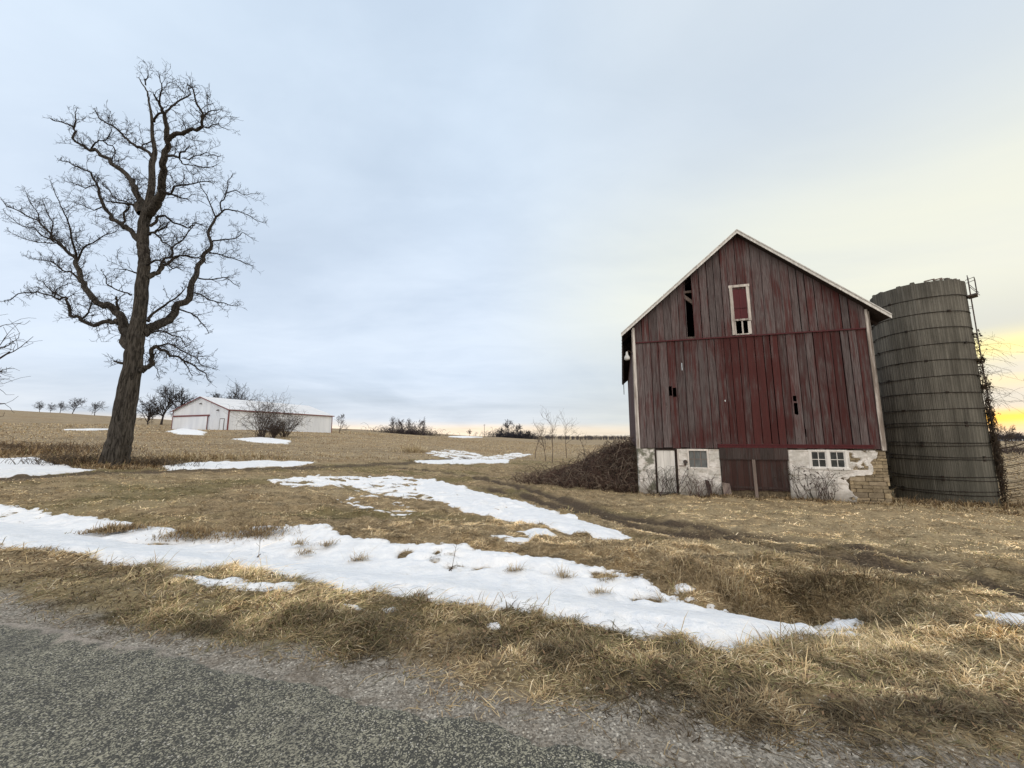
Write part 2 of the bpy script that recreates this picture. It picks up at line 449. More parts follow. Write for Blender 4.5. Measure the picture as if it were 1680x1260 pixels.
# ---- snow
def m_snow(N, b):
    p = N.pos()
    n = N.noise(p, 5, 5, .6); n2 = N.noise(p, 45, 3, .6); n3 = N.noise(p, 1.3, 3)
    c = N.mix(N.rng(n, .3, .7), (.80, .825, .86), (.91, .92, .93)); e_ = N.sep(N.attr('tint').outputs['Vector'])[0]
    c = N.mix(N.math('MULTIPLY', N.rng(N.math('ADD', e_, N.math('MULTIPLY', n, .6)), .75, .25), .75), c, (.56, .53, .48))
    c = N.mix(N.math('MULTIPLY', N.rng(N.noise(p, 2.2, 4, .7), .50, .68), .28), c, (.66, .66, .66))
    c = N.mix(N.math('MULTIPLY', N.rng(N.noise(p, 60, 3, .7), .64, .74), .55), c, (.36, .32, .27))
    b.inputs['Subsurface Weight'].default_value = .0
    return c, (N.math('ADD', N.math('MULTIPLY', n, .9), N.math('MULTIPLY', N.noise(p, 22, 4, .65), .35)), .08, .7)
M_snow = material('old_snow', m_snow, .7, .3)

SNOW = []     # (world polygon, ragged, name) kept for the grass
def sdist(x, y, P):
    P = np.asarray(P); inside = np.zeros(np.shape(x), bool)
    best = np.full(np.shape(x), 1e9)
    for (x0, y0), (x1, y1) in zip(P, np.roll(P, -1, 0)):
        dx, dy = x1 - x0, y1 - y0
        t = np.clip(((x - x0) * dx + (y - y0) * dy) / (dx * dx + dy * dy + 1e-12), 0, 1)
        best = np.minimum(best, (x - x0 - t * dx) ** 2 + (y - y0 - t * dy) ** 2)
        cr = ((y0 > y) != (y1 > y))
        inside ^= cr & (x < (x1 - x0) * (y - y0) / (y1 - y0 + 1e-12) + x0)
    best = np.sqrt(best)
    return np.where(inside, best, -best)

def snow_cover(x, y, P, rag, seed, holes):
    sd = sdist(x, y, P)
    n = (fbm(x * 1.2 / rag, y * 1.8 / rag, seed, 3) - .5) * 1.0 * rag + (fbm(x * 4.2 / rag, y * 8 / rag, seed + 9, 4) - .5) * 1.0 * rag
    sd = sd * .9 + n * (.75 if holes > 0 else .62)
    if holes < 0:
        up = sstep(1.1, .5, sd) * (y - np.interp(x, [q[0] for q in DITCH], [q[1] for q in DITCH]) > -.1)
        sd = np.minimum(sd, np.where(up > 0, (.90 - .17 * up - fbm(x * 1.7, y * 3.2, seed + 70, 3)) * 1.0, 9))
    elif holes:
        sd = np.minimum(sd, (.60 - holes * .08 - fbm(x * 1.3 / max(rag, .3) * .4, y * 3.0 / max(rag, .3) * .4, seed + 50, 5)) * 1.2 * rag / .4 + .03)
    return sd

def snow(pix, label, cell, rag=.35, thick=.07, seed=1, holes=0):
    P = np.array([ground(*q) for q in pix])
    m = .5 * rag + cell * 2
    x0, y0 = P.min(0) - m; x1, y1 = P.max(0) + m
    X, Y = np.meshgrid(np.arange(x0, x1, cell), np.arange(y0, y1, cell))
    sd = snow_cover(X, Y, P, rag, seed, holes)
    w = rag * .35
    thick *= .45
    T = np.where(sd < 0, np.maximum(sd * .35, -.05), thick * np.clip(sd / w, 0, 1) ** .7) + .015 * sstep(0, w, sd) * (fbm(X * 3, Y * 3, 77) - .5) * 2
    hd = h(X, Y); hs = h(X, Y, False) + .06 + (fbm(X * 1.1, Y * 1.1, 78, 3) - .5) * .06
    kk = sstep(.02, .4, sd); kk = kk * (np.hypot(X, Y) < 45)
    Z = hd * (1 - kk) + np.maximum(hs, hd - .012) * kk + T
    far = np.hypot(X, Y)
    Z = Z + np.clip(far - 25, 0, 200) * .002 * (sd > 0)
    nr, na = X.shape
    i = np.arange(na - 1); j = np.arange(nr - 1)[:, None] * na
    Fq = np.stack([j + i, j + i + 1, j + na + i + 1, j + na + i], -1).reshape(-1, 4)
    keep = (sd.ravel()[Fq] > -.6 * cell).any(1)
    Fq = Fq[keep]
    if not len(Fq): return
    used = np.unique(Fq); mp = np.zeros(nr * na, int); mp[used] = np.arange(len(used))
    V = np.stack([X, Y, Z], -1).reshape(-1, 3)[used]
    add('snow', np_mesh('snow', V, mp[Fq].ravel(), np.full(len(Fq), 4), np.repeat(np.clip(sd.ravel()[used] / (.3 * max(rag, .12)), 0, 1)[:, None], 3, 1), True), M_snow, kind='stuff', label=label, cat='snow')
    SNOW.append((P, rag, seed, holes))

snow([(-160, 838), (0, 833), (60, 842), (130, 850), (215, 858), (260, 868), (330, 875), (400, 871), (520, 866), (560, 885), (640, 893), (700, 895), (800, 903), (900, 913), (980, 932), (1050, 952), (1100, 985), (1150, 1001), (1230, 1020), (1300, 1020), (1385, 1013), (1405, 1020), (1425, 1036),
      (1380, 1046), (1330, 1046), (1260, 1060), (1200, 1070), (1130, 1055), (1080, 1045), (1000, 1030), (900, 1012), (850, 1002), (760, 997), (640, 978), (560, 968), (480, 957), (400, 938), (280, 934), (200, 932), (150, 914), (70, 907), (0, 906), (-160, 900)],
     'long white snow bank filling the roadside ditch across the photo', .03, .34, .09, 3, -1)
snow([(262, 948), (300, 947), (360, 955), (430, 966), (485, 968), (478, 977), (400, 977), (330, 966)], 'narrow snow strip in the verge between the ditch snow and the road, on the left', .03, .2, .05, 4)
snow([(690, 786), (740, 796), (800, 811), (870, 829), (950, 854), (1036, 880), (1000, 885), (940, 877), (880, 864), (820, 850), (760, 840), (720, 824), (680, 806)],
     'solid snow tongue tapering to a point on the lawn beside the muddy track', .04, .16, .07, 8)
snow([(440, 792), (520, 781), (600, 784), (660, 783), (720, 791), (730, 826), (690, 822), (640, 815), (590, 806), (540, 799), (480, 800)],
     'patchy holed snow at the upper left end of the solid tongue on the lawn', .045, .36, .07, 9, .95)
snow([(805, 884), (850, 868), (915, 876), (945, 887), (915, 897), (860, 893)], 'broken lacy snow remnant on the lawn below the snow tongue', .03, .3, .05, 12, 2.7)
snow([(540, 822), (590, 814), (660, 824), (685, 840), (680, 856), (640, 852), (590, 836)], 'scattered thin snow flecks in the middle of the brown lawn', .03, .3, .04, 14, 3.0)
snow([(-160, 754), (60, 753), (90, 764), (150, 773), (100, 777), (30, 783), (-160, 785)], 'flat snow patch at the left edge, beside the big tree', .07, .3, .08, 16)
snow([(266, 766), (310, 761), (420, 758), (522, 759), (490, 765), (400, 769), (275, 772)], 'thin snow streak along the farm lane right of the big tree', .07, .3, .08, 18)
snow([(690, 744), (735, 738), (780, 744), (800, 750), (850, 743), (872, 746), (835, 755), (780, 757), (740, 753)], 'patchy snow along the lane near the brush mound', .09, .5, .06, 20, 2.2)
snow([(680, 757), (745, 755), (835, 755), (835, 760), (750, 762), (690, 761)], 'thin grey snow streak across the far end of the lane', .1, .3, .06, 21)
snow([(278, 708), (300, 704), (335, 709), (330, 714), (296, 713)], 'small snow patch in front of the white shed doors', .3, .9, .1, 22)
snow([(384, 721), (430, 718), (476, 724), (470, 729), (420, 726)], 'small snow patch at the foot of the dark shrubs', .25, .8, .1, 24)
snow([(105, 705.6), (150, 704.4), (182, 705), (150, 706.4)], 'thin snow line on the stubble slope left of the big tree', .3, .9, .12, 25)
snow([(735, 717.6), (760, 716.6), (790, 718), (762, 719.4)], 'far snow line below the lone utility pole', .6, 1.5, .2, 26)
snow([(1604, 1016), (1640, 1008), (1700, 1010), (1780, 1024), (1780, 1046), (1700, 1046), (1640, 1037)], 'snow patch at the right edge of the photo by the ditch end', .03, .22, .07, 28)
snow([(1108, 972), (1125, 967), (1142, 975), (1128, 983), (1110, 982)], 'small round snow lump in the dead grass above the ditch', .02, .12, .06, 30)
snow([(1306, 1047), (1318, 1045), (1330, 1056), (1312, 1060)], 'tiny snow lump beside the right end of the ditch snow', .015, .07, .05, 32)
snow([(560, 990), (580, 990), (600, 998), (585, 1003)], 'tiny snow scrap in the verge grass, left of three', .015, .06, .04, 33)
snow([(628, 995), (648, 995), (650, 1001), (632, 1003)], 'tiny snow scrap in the verge grass, middle of three', .015, .06, .04, 34)
snow([(798, 1020), (818, 1018), (822, 1026), (802, 1027)], 'tiny snow scrap in the verge grass, right of three', .015, .06, .04, 35)

def on_snow(x, y):
    m = np.full(np.shape(x), -1e9)
    for P, rag, seed, holes in SNOW:
        lo = P.min(0) - 1; hi = P.max(0) + 1
        k = (x > lo[0]) & (x < hi[0]) & (y > lo[1]) & (y < hi[1])
        if k.any(): m[k] = np.maximum(m[k], snow_cover(x[k], y[k], P, rag, seed, holes))
    return m

# ================================================================== GRASS
def m_grass(N, b):
    t = N.attr('tint').outputs['Color']
    n = N.noise(N.pos(), 14, 2)
    return N.mix(N.math('MULTIPLY', n, .3), N.mix(1.0, t, (1.28, 1.24, 1.18), 'MULTIPLY'), (.07, .05, .03))
M_grass = material('dead_grass', m_grass, .8, .2)
PAL = np.array([(.37, .285, .165), (.48, .395, .255), (.24, .168, .095), (.105, .073, .044), (.185, .170, .080), (.30, .23, .13), (.60, .52, .37)])

def blades(x, y, L, Wd, lean, flat, col, curl=.5, zoff=0, coh=.5):
    """arched blades as one mesh. lean = azimuth, flat = 0 upright .. 1 lying"""
    n = len(x); z = h(x, y) - .01 + zoff
    el = np.clip((1 - flat) * 1.45 + rng.normal(0, .16, n), .08, 1.5)
    dx, dy = np.cos(lean), np.sin(lean)
    px, py = -dy, dx
    tw = rng.uniform(-.6, .6, n)
    V = np.zeros((n, 5, 3))
    e2 = el - curl * rng.uniform(.4, 1.5, n)
    def put(k, r, zz, w):
        V[:, k, 0] = x + dx * r + (px * np.cos(tw) + dx * np.sin(tw) * .3) * w
        V[:, k, 1] = y + dy * r + (py * np.cos(tw) + dy * np.sin(tw) * .3) * w
        V[:, k, 2] = z + zz + np.abs(np.sin(tw)) * w * .6
    r1 = L * .55 * np.cos(el); z1 = L * .55 * np.sin(el)
    r2 = r1 + L * .45 * np.cos(e2); z2 = np.maximum(z1 + L * .45 * np.sin(e2), .012)
    put(0, 0, 0, -Wd / 2); put(1, 0, 0, Wd / 2); put(2, r1, z1, Wd * .42); put(3, r1, z1, -Wd * .42); put(4, r2, z2, 0)
    return V, col

def grass_object(name, parts, label, kind='stuff', cat='grass', mat=None, loc=None):
    V = np.concatenate([p[0] for p in parts]); C = np.concatenate([p[1] for p in parts])
    n = len(V); b = np.arange(n)[:, None] * 5
    q = np.concatenate([b, b + 1, b + 2, b + 3], 1); t = np.concatenate([b + 3, b + 2, b + 4], 1)
    fi = np.concatenate([np.concatenate([q, t], 1).ravel()])
    fl = np.tile([4, 3], n)
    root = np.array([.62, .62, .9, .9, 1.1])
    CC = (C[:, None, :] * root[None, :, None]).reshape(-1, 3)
    VV = V.reshape(-1, 3)
    if loc is not None: VV = VV - np.array(loc)
    return add(name, np_mesh(name, VV, fi, fl, CC), mat or M_grass, kind=kind, label=label, cat=cat, loc=loc)

def palette(x, y, w):
    n = len(x)
    k = np.array([rng.choice(len(PAL), size=n, p=w / np.sum(w))])[0]
    c = PAL[k] * rng.uniform(.75, 1.2, n)[:, None]
    return c

def polar(n, r0, r1, a0, a1, pw=1.0):
    u = rng.random(n)
    if pw == 1.0: r = r0 * (r1 / r0) ** u
    else:
        q = 1 - pw; r = (r0 ** q + u * (r1 ** q - r0 ** q)) ** (1 / q)
    a = rng.uniform(RAD(a0), RAD(a1), n)
    return np.sin(a) * r, np.cos(a) * r, r

def yard_grass(n, r0, r1, pw):
    x, y, r = polar(n, r0, r1, -64, 64, pw)
    d = road_d(x, y); ge = gravel_edge(x, y)
    p = sstep(-.22, .30, d - ge + rng.normal(0, .16, n))
    sn = on_snow(x, y)
    p *= np.where(sn > .0, np.where(sn < .14, .55 * (1 - sn / .14), 0.0), 1)
    p *= 1 - .96 * tracks_mud(x, y)
    p *= 1 - sstep(.1, .4, field_w(x, y))
    bx = (x - O[0]) * AX[0] + (y - O[1]) * AX[1]; by = (x - O[0]) * NX[0] + (y - O[1]) * NX[1]
    p *= ~((bx > -.05) & (bx < 9.3) & (by > -.02) & (by < 19))
    p *= ~((by > 0) & (bx > -7) & (bx < 0) & (by < 14) & (rng.random(n) < .8))
    cl = fbm(x * 2.3, y * 2.3, 61, 3)
    p *= .25 + .75 * sstep(.35, .6, cl)
    p *= 1 - .85 * sstep(.56, .68, fbm(x * 1.7, y * 2.6, 64, 4)) * sstep(2.2, 1.2, d)
    k = rng.random(n) < p
    x, y, r, d, cl, sn, ge = x[k], y[k], r[k], d[k], cl[k], sn[k], ge[k]
    n = len(x)
    tus = sstep(.45, .75, fbm(x * 2.0, y * 2.4, 7, 3))
    verge = sstep(.5, 1.3, d - ge) * (1 - sstep(2.6, 3.6, d))
    culv = np.exp(-(((x - 3.6) / 1.9) ** 2 + ((y - 5.6) / .75) ** 2))
    nearsnow = np.exp(-(np.clip(-sn, 0, 9) / .25) ** 2)
    tall = np.clip(.22 + .7 * verge + .8 * culv + .3 * nearsnow * (d < 4) + .3 * tus, 0, 1.4)
    L = (.04 + .042 * tall + .015 * culv) * rng.lognormal(0, .5, n)
    W = np.maximum(.0038 + .0032 * rng.random(n), .00095 * r)
    lean = rng.uniform(0, 2 * math.pi, n) * .3 + (fbm(x * 1.1, y * 1.1, 65, 3) - .5) * 14 + (fbm(x * 5, y * 5, 66, 2) - .5) * 8 + rng.normal(0, 1.0, n)
    flat = np.clip(.93 - .14 * verge * cl - .05 * culv - .12 * tus + rng.normal(0, .15, n), .2, .99)
    zo = rng.random(n) ** 2 * .022 * tall + .010
    g, s_ = yard_tone(x, y)
    cA = palette(x, y, np.array([.28, .18, .22, .14, .05, .22, .07])); cG = palette(x, y, np.array([.10, .03, .13, .13, .50, .1, 0])); cS = palette(x, y, np.array([.32, .32, .08, .03, .03, .14, .08]))
    w = rng.random(n); c = np.where((w < g * .6)[:, None], cG, np.where((w > 1 - s_ * .7)[:, None], cS, cA))
    big = sstep(.35, .65, fbm(x * .45, y * .8, 67)); mid = fbm(x * 3.1, y * 3.6, 68, 3)
    c = c * ((.70 + .45 * big) * (.42 + 1.15 * sstep(.3, .7, mid)) * (1.58 + .42 * sstep(1, 5, x - .12 * y)))[:, None]
    low = (1 - sstep(.1, .7, d - ge))          # matted, dirty blades by the gravel
    c *= (1 - .45 * low)[:, None]
    return blades(x, y, L, W, lean, flat, c, .5, zo)

grass_object('grass', [yard_grass(560000, 2.2, 9.5, .8)], 'matted tan and brown dead grass covering the verge and ditch sides')
grass_object('grass', [yard_grass(560000, 8.5, 48, .7)], 'short brown and olive dead grass covering the yard and lawn')

# taller bleached stalks: verge lip, culvert, foot of the barn, foot of the tree
def stalks(cx, cy, n, sx, sy, L, pal, flat=.25, lean=None, tone=1.0):
    x = cx + rng.normal(0, sx, n); y = cy + rng.normal(0, sy, n)
    r = np.hypot(x, y)
    keep = on_snow(x, y) < .05
    keep &= road_d(x, y) > .55
    x, y, r = x[keep], y[keep], r[keep]; n = len(x)
    ln = rng.uniform(0, 6.28, n) if lean is None else lean + rng.normal(0, .9, n)
    return blades(x, y, L * rng.lognormal(0, .35, n), np.maximum(.0048, .00095 * r), ln, np.clip(flat + rng.normal(0, .15, n), 0, .9), palette(x, y, np.array(pal, float)) * tone * 1.25, .7)

TAN = [.35, .25, .15, .05, .05, .15, .1]; BRN = [.15, .05, .35, .3, .02, .13, 0]
parts = []
for q in range(70):                                     # tussocks along the verge lip
    s = rng.uniform(-9, 6); dd_ = rng.normal(1.75, .35) + .1 * math.sin(s)
    cx = e0[0] + sd_[0] * s + nd_[0] * dd_; cy = e0[1] + sd_[1] * s + nd_[1] * dd_
    parts.append(stalks(cx, cy, 110, .13, .1, rng.uniform(.07, .14), TAN, .55, rng.uniform(0, 6.28), rng.uniform(.75, 1.05)))
for (u, v, n, sx, sy, L) in [(1215, 985, 260, .14, .08, .30), (1180, 958, 260, .3, .15, .20), (1290, 950, 400, .5, .15, .2), (1380, 978, 260, .3, .15, .2), (1450, 1000, 260, .3, .15, .16), (1140, 950, 260, .3, .2, .18), (1080, 930, 260, .4, .2, .15), (1000, 905, 260, .5, .2, .14)]:
    c = G(u, v); parts.append(stalks(c[0], c[1], n, sx, sy, L, TAN if L > .25 else [.25, .15, .25, .15, .05, .15, 0], .3 if L > .25 else .52, None, .85))
c = G(1330, 975); parts.append(stalks(c[0], c[1], 1300, .55, .16, .22, BRN, .5, tone=.38))  # pit grass coloured much darker, standing in for the shade in the hole
grass_object('grass', parts, 'taller bleached grass tussocks along the verge lip and around the dark culvert pit')

parts = []
for q in range(60):                                      # foot of the barn and silo
    t = rng.uniform(-.3, 14); off = -abs(rng.normal(.25, .25)) - .05
    if t > 9.3: off = rng.normal(-.2 - (t - 9.3) * .05, .5)
    cx = O[0] + AX[0] * t + NX[0] * off; cy = O[1] + AX[1] * t + NX[1] * off
    parts.append(stalks(cx, cy, 90, .25, .15, rng.uniform(.08, .18), BRN if rng.random() < .6 else TAN, .5, tone=.8))
for (u, v, n, sx, sy, L, pl) in [(1500, 829, 1300, 1.2, .4, .24, BRN), (1600, 832, 700, .9, .4, .26, BRN), (1560, 838, 800, 1.5, .5, .2, TAN), (1660, 832, 500, 1, .4, .25, BRN)]:
    c = G(u, v); parts.append(stalks(c[0], c[1], n, sx, sy, L, pl, .4, tone=.75))
grass_object('grass', parts, 'rough dry weeds growing along the foot of the barn wall and the silos')

parts = []
for (u, v, n, sx, sy, L, pl) in [(185, 769, 700, 1.3, .4, .28, BRN), (110, 764, 1600, 1.5, .8, .5, BRN), (80, 757, 1200, 2, 1, .5, BRN), (262, 765, 1000, 1.0, .5, .38, BRN), (20, 745, 1500, 2, 1.5, .55, BRN), (300, 757, 900, 1.2, .5, .5, TAN), (360, 754, 600, 1.4, .4, .45, TAN), (680, 742, 500, .8, .8, .8, [.3, .3, 0, 0, 0, .1, .3]), (430, 752, 400, 2, .4, .4, TAN), (60, 735, 900, 4, 1.2, .5, BRN), (600, 752, 300, 4, .3, .3, TAN)]:
    c = G(u, v); parts.append(stalks(c[0], c[1], n, sx, sy, L, pl, .35, tone=.85))
grass_object('grass', parts, 'tall dark weeds and pale reeds around the foot of the big tree and along the lane')

# corn stubble and chaff on the fields
def stubble(n):
    x, y, r = polar(n, 15, 140, -64, 64, .9)
    k = (rng.random(n) < field_w(x, y)) & (on_snow(x, y) < 0)
    x, y, r = x[k], y[k], r[k]; n = len(x)
    L = .10 * rng.lognormal(0, .35, n) + .0008 * r
    W = np.maximum(.012, .0011 * r)
    c = 1.45 * palette(x, y, np.array([.3, .24, .15, .06, 0, .17, .08])) * (.65 + .6 * fbm(x * .15, y * .3, 71))[:, None]
    return blades(x, y, L, W, rng.uniform(0, 6.28, n), np.clip(rng.uniform(.25, 1, n), 0, .95), c, .3)
grass_object('stubble', [stubble(170000)], 'pale corn stubble and chaff covering the ploughed fields', cat='stubble')

# ================================================================== BARN
def wood_nodes(N, paint, bare, bare2, amount, redder=None):
    """weathered painted boards; tint.r brightness, tint.g paint amount, tint.b random offset"""
    p = N.obj(); t = N.sep(N.attr('tint').outputs['Vector'])
    off = N.math('MULTIPLY', t[2], 37.0)
    cmb = N.new('ShaderNodeCombineXYZ'); N.put(cmb.inputs[0], off); N.put(cmb.inputs[1], off); N.put(cmb.inputs[2], off)
    pp = N.vmath('ADD', p, cmb.outputs[0])
    st = N.noise(N.mapping(pp, (9, 9, .55)), 1.0, 5, .65, .4)
    gr = N.noise(N.mapping(pp, (70, 70, 1.6)), 1.0, 3, .6, .6)
    kn = N.noise(N.mapping(pp, (7, 7, 2.2)), 1.0, 4, .6)
    big = N.noise(p, .55, 3, .6)
    a = N.math('ADD', N.math('ADD', N.math('MULTIPLY', st, .8), N.math('MULTIPLY', gr, .35)), N.math('ADD', N.math('MULTIPLY', t[1], .36), N.math('MULTIPLY', big, .5)))
    m = N.rng(a, amount - .16, amount + .16)
    bw = N.mix(N.rng(gr, .3, .7), bare, bare2)
    pc = N.mix(N.rng(st, .3, .75), paint, tuple(q * 1.5 for q in paint))
    c = N.mix(m, bw, pc)
    c = N.mix(N.math('MULTIPLY', N.rng(kn, .66, .78), .75), c, (.025, .018, .016))
    c = N.mix(1.0, c, N.mix(t[0], (.62, .62, .62), (1.2, 1.2, 1.2)), 'MULTIPLY')
    return c, (N.math('ADD', N.math('MULTIPLY', gr, .6), st), .012, .8)
M_siding = material('worn_red_siding', lambda N, b: wood_nodes(N, (.056, .019, .018), (.160, .135, .134), (.058, .044, .044), .985), .85, .15)
M_reddoor = material('worn_red_door', lambda N, b: wood_nodes(N, (.046, .024, .021), (.088, .072, .068), (.04, .030, .028), 1.02), .85, .15)
M_redtrim = material('dark_red_trim', lambda N, b: wood_nodes(N, (.070, .010, .013), (.08, .03, .03), (.06, .02, .02), .72), .6, .3)
M_whitewood = material('peeling_white_wood', lambda N, b: wood_nodes(N, (.50, .47, .44), (.26, .22, .19), (.12, .095, .08), .92), .75, .2)
M_wornwood = material('worn_pale_wood', lambda N, b: wood_nodes(N, (.40, .37, .34), (.22, .18, .16), (.10, .08, .07), 1.0), .8, .2)
M_rake = material('pale_rake_boards', lambda N, b: wood_nodes(N, (.50, .49, .47), (.26, .245, .23), (.15, .135, .125), .74), .7, .25)
M_dark_wood = material('dark_old_wood', lambda N, b: wood_nodes(N, (.05, .035, .03), (.07, .056, .05), (.028, .022, .02), .95), .9, .1)
M_greywood = material('grey_old_wood', lambda N, b: wood_nodes(N, (.20, .16, .14), (.22, .18, .16), (.10, .08, .07), .95), .9, .1)
M_roofing = material('old_grey_roofing', lambda N, b: (N.mix(N.rng(N.noise(N.obj(), 3, 5), .3, .7), (.12, .115, .11), (.24, .23, .215)), (N.noise(N.mapping(N.obj(), (.6, 8, .6)), 1, 3), .02, .5)), .8, .3)
M_void = material('dark_inside', lambda N, b: (.012, .011, .010), .95, .0)

def m_stucco(N, b):
    p = N.obj(); n = N.noise(p, 1.6, 5, .65); n2 = N.noise(p, 9, 5, .65); n3 = N.noise(N.mapping(p, (1.2, 1, 5)), 1.4, 4); s = N.sep(p)
    c = N.mix(N.rng(n2, .35, .7), (.66, .63, .60), (.84, .82, .79))
    c = N.mix(N.math('MULTIPLY', N.rng(n3, .52, .68), .5), c, (.30, .245, .19))
    c = N.mix(N.math('MULTIPLY', N.rng(n, .44, .56), N.rng(s[0], .6, 1.1, .9, .30)), c, (.13, .135, .095))
    c = N.mix(N.math('MULTIPLY', N.rng(n2, .6, .72), .6), c, (.20, .17, .14))
    c = N.mix(N.rng(N.math('ADD', s[2], N.math('MULTIPLY', n, .7)), -1.15, -1.7, 0, .7), c, (.16, .14, .11))
    return c, (N.math('ADD', n2, n), .03, .6)
M_stucco = material('peeling_whitewash', m_stucco, .9, .1)
def m_stone(N, b):
    p = N.obj(); t = N.sep(N.attr('tint').outputs['Vector']); n = N.noise(p, 6, 5, .65); n2 = N.noise(p, 25, 4, .6)
    c = N.mix(N.rng(n, .3, .7), (.22, .17, .105), (.44, .36, .235))
    c = N.mix(t[1], c, (.30, .25, .19))
    c = N.mix(N.math('MULTIPLY', N.rng(n2, .55, .75), .5), c, (.10, .075, .045))
    c = N.mix(1.0, c, N.mix(t[0], (.55, .55, .55), (1.2, 1.2, 1.2)), 'MULTIPLY')
    return c, (N.math('ADD', n, N.math('MULTIPLY', n2, .4)), .03, .8)
M_stone = material('yellow_limestone', m_stone, .92, .1)
M_mortar = material('old_mortar', lambda N, b: (N.mix(N.rng(N.noise(N.obj(), 12, 4), .3, .7), (.075, .058, .04), (.17, .135, .09)), (N.noise(N.obj(), 30, 3), .02, .6)), .95, .1)
M_glass = material('grimy_window_pane', lambda N, b: N.mix(N.rng(N.noise(N.obj(), 5, 4), .3, .7), (.020, .024, .026), (.05, .056, .058)), .16, .5)
M_plastic = material('grey_window_covering', lambda N, b: N.mix(N.rng(N.noise(N.mapping(N.obj(), (6, 6, 1)), 2, 4), .3, .7), (.10, .112, .115), (.18, .19, .19)), .5, .3)
M_metal = material('dark_rusty_metal', lambda N, b: N.mix(N.rng(N.noise(N.obj(), 12, 4), .4, .65), (.05, .05, .052), (.10, .06, .04)), .6, .4, .3)
M_lampwhite = material('white_enamel', lambda N, b: N.mix(N.rng(N.noise(N.obj(), 8, 3), .45, .75), (.62, .63, .62), (.38, .36, .33)), .35, .4)

barn = empty('red_barn', (O[0], O[1], 1.063), -ANG, label='old weathered red wooden gable barn on a whitewashed limestone base', cat='barn')
BW, BL, EZ, PZ, OV = 9.2, 17.0, 5.30, 9.72, .36     # width, length, eave height, ridge height, front overhang
SL = (PZ - EZ) / 5.15
def roof_z(x): return EZ + SL * (x + .5) if x < 4.65 else PZ - SL * (x - 4.65)
def tn(br=None, pa=None): return (br if br is not None else random.uniform(.25, .9), pa if pa is not None else random.uniform(.1, .9), random.random())

# local camera position, to know how sight lines cross the barn
CAM_L = np.array([(-O[0]) * AX[0] + (-O[1]) * AX[1], (-O[0]) * NX[0] + (-O[1]) * NX[1], EYE - 1.063])

# front siding: (x0, x1, z0, z1) gaps
HOLES = [(1.47, 1.60, 2.36, 2.80), (1.63, 1.79, 2.30, 2.72), (6.30, 6.43, 2.0, 2.22), (6.31, 6.45, 1.45, 1.92), (2.075, 2.10, 3.52, 3.86), (6.60, 6.635, .88, 1.18), (6.63, 6.66, .52, .84), (3.73, 3.76, 2.05, 2.11), (.55, .565, 2.3, 2.5)]
def siding(mb, z0, z1f, ypl, holes, seed, splits=()):
    r = random.Random(seed)
    xs = [.10]
    while xs[-1] < BW - .36: xs.append(xs[-1] + r.uniform(.27, .37))
    xs.append(BW - .08)
    for xa, xb in zip(xs[:-1], xs[1:]):
        g = r.choice([.014, .018, .022, .03, .04]); yo = r.uniform(0, .012); red = math.exp(-((xa - 4.7) / 1.3) ** 2)
        low = .35 if z1f is None else 0
        tint = (r.uniform(.25, .95), min(1, r.uniform(.1, .6) + (.55 * red if z1f is not None else -.05)), r.random())
        mb.tint(*tint)
        cuts = sorted({xa + g / 2, xb - g / 2} | {e for H in holes for e in H[:2] if xa + g / 2 < e < xb - g / 2})
        zb = z0 + r.uniform(-.03, .02)
        for c0, c1 in zip(cuts[:-1], cuts[1:]):
            top = (lambda x: roof_z(x) - .06) if z1f is None else (lambda x: z1f)
            jt = r.uniform(-.007, .007)
            hs = sorted([H for H in holes if H[0] < (c0 + c1) / 2 < H[1]], key=lambda H: H[2])
            z = zb
            for H in hs:
                if H[2] > z + .01: mb.slab([(c0, z), (c1, z), (c1, H[2] + r.uniform(-.05, .05)), (c0, H[2])], ypl - yo, ypl - yo + .025)
                z = H[3]
            t0, t1 = top(c0), top(c1)
            if c0 < 4.65 < c1 and z1f is None:
                mb.slab([(c0, z), (c1, z), (c1, t1), (4.65, top(4.65)), (c0, t0)], ypl - yo, ypl - yo + .025)
            elif min(t0, t1) > z: mb.slab([(c0, z), (c1, z + r.uniform(-.012, .012)), (c1 + jt, t1), (c0 + jt, t0)], ypl - yo, ypl - yo + .025)
mb = MB()
siding(mb, .02, 4.93, .0, HOLES, 5)
siding(mb, 4.90, None, -.03, [(2.40, 2.70, 4.97, 8.2), (4.33, 4.90, 5.02, 7.08)], 11)
mb.build('siding', M_siding, barn)
mb = MB(); mb.tint(.5, .9, .3); mb.box(3.32, 8.86, -.05, -.002, .05, .2); mb.tint(.4, .9, .6); mb.box(3.32, 8.9, -.075, -.05, .15, .19)
mb.build('sill_board', M_redtrim, barn, label='bright dark-red board along the foot of the siding')
mb = MB(); mb.tint(.3, .9, .1); mb.box(.1, 9.1, -.065, -.033, 4.89, 4.945)
mb.build('drip_board', M_redtrim, barn)
for x0, x1, zt, pa in ((-.02, .11, 5.66, .45), (BW - .09, BW + .04, 5.72, .05)):
    mb = MB(); mb.tint(.8, pa, random.random()); mb.slab([(x0, -.02), (x1, -.02), (x1 - .01, zt), (x0 + .01, zt)], -.055, -.028)
    mb.tint(.6, pa * .8, random.random()); mb.box(x0 - .03 if x0 < 1 else x1, x0 if x0 < 1 else x1 + .03, -.055, .16, -.02, zt - .1)
    mb.build('corner_board', M_whitewood, barn, label='white peeling corner board' if x0 < 1 else 'grey weathered corner board')
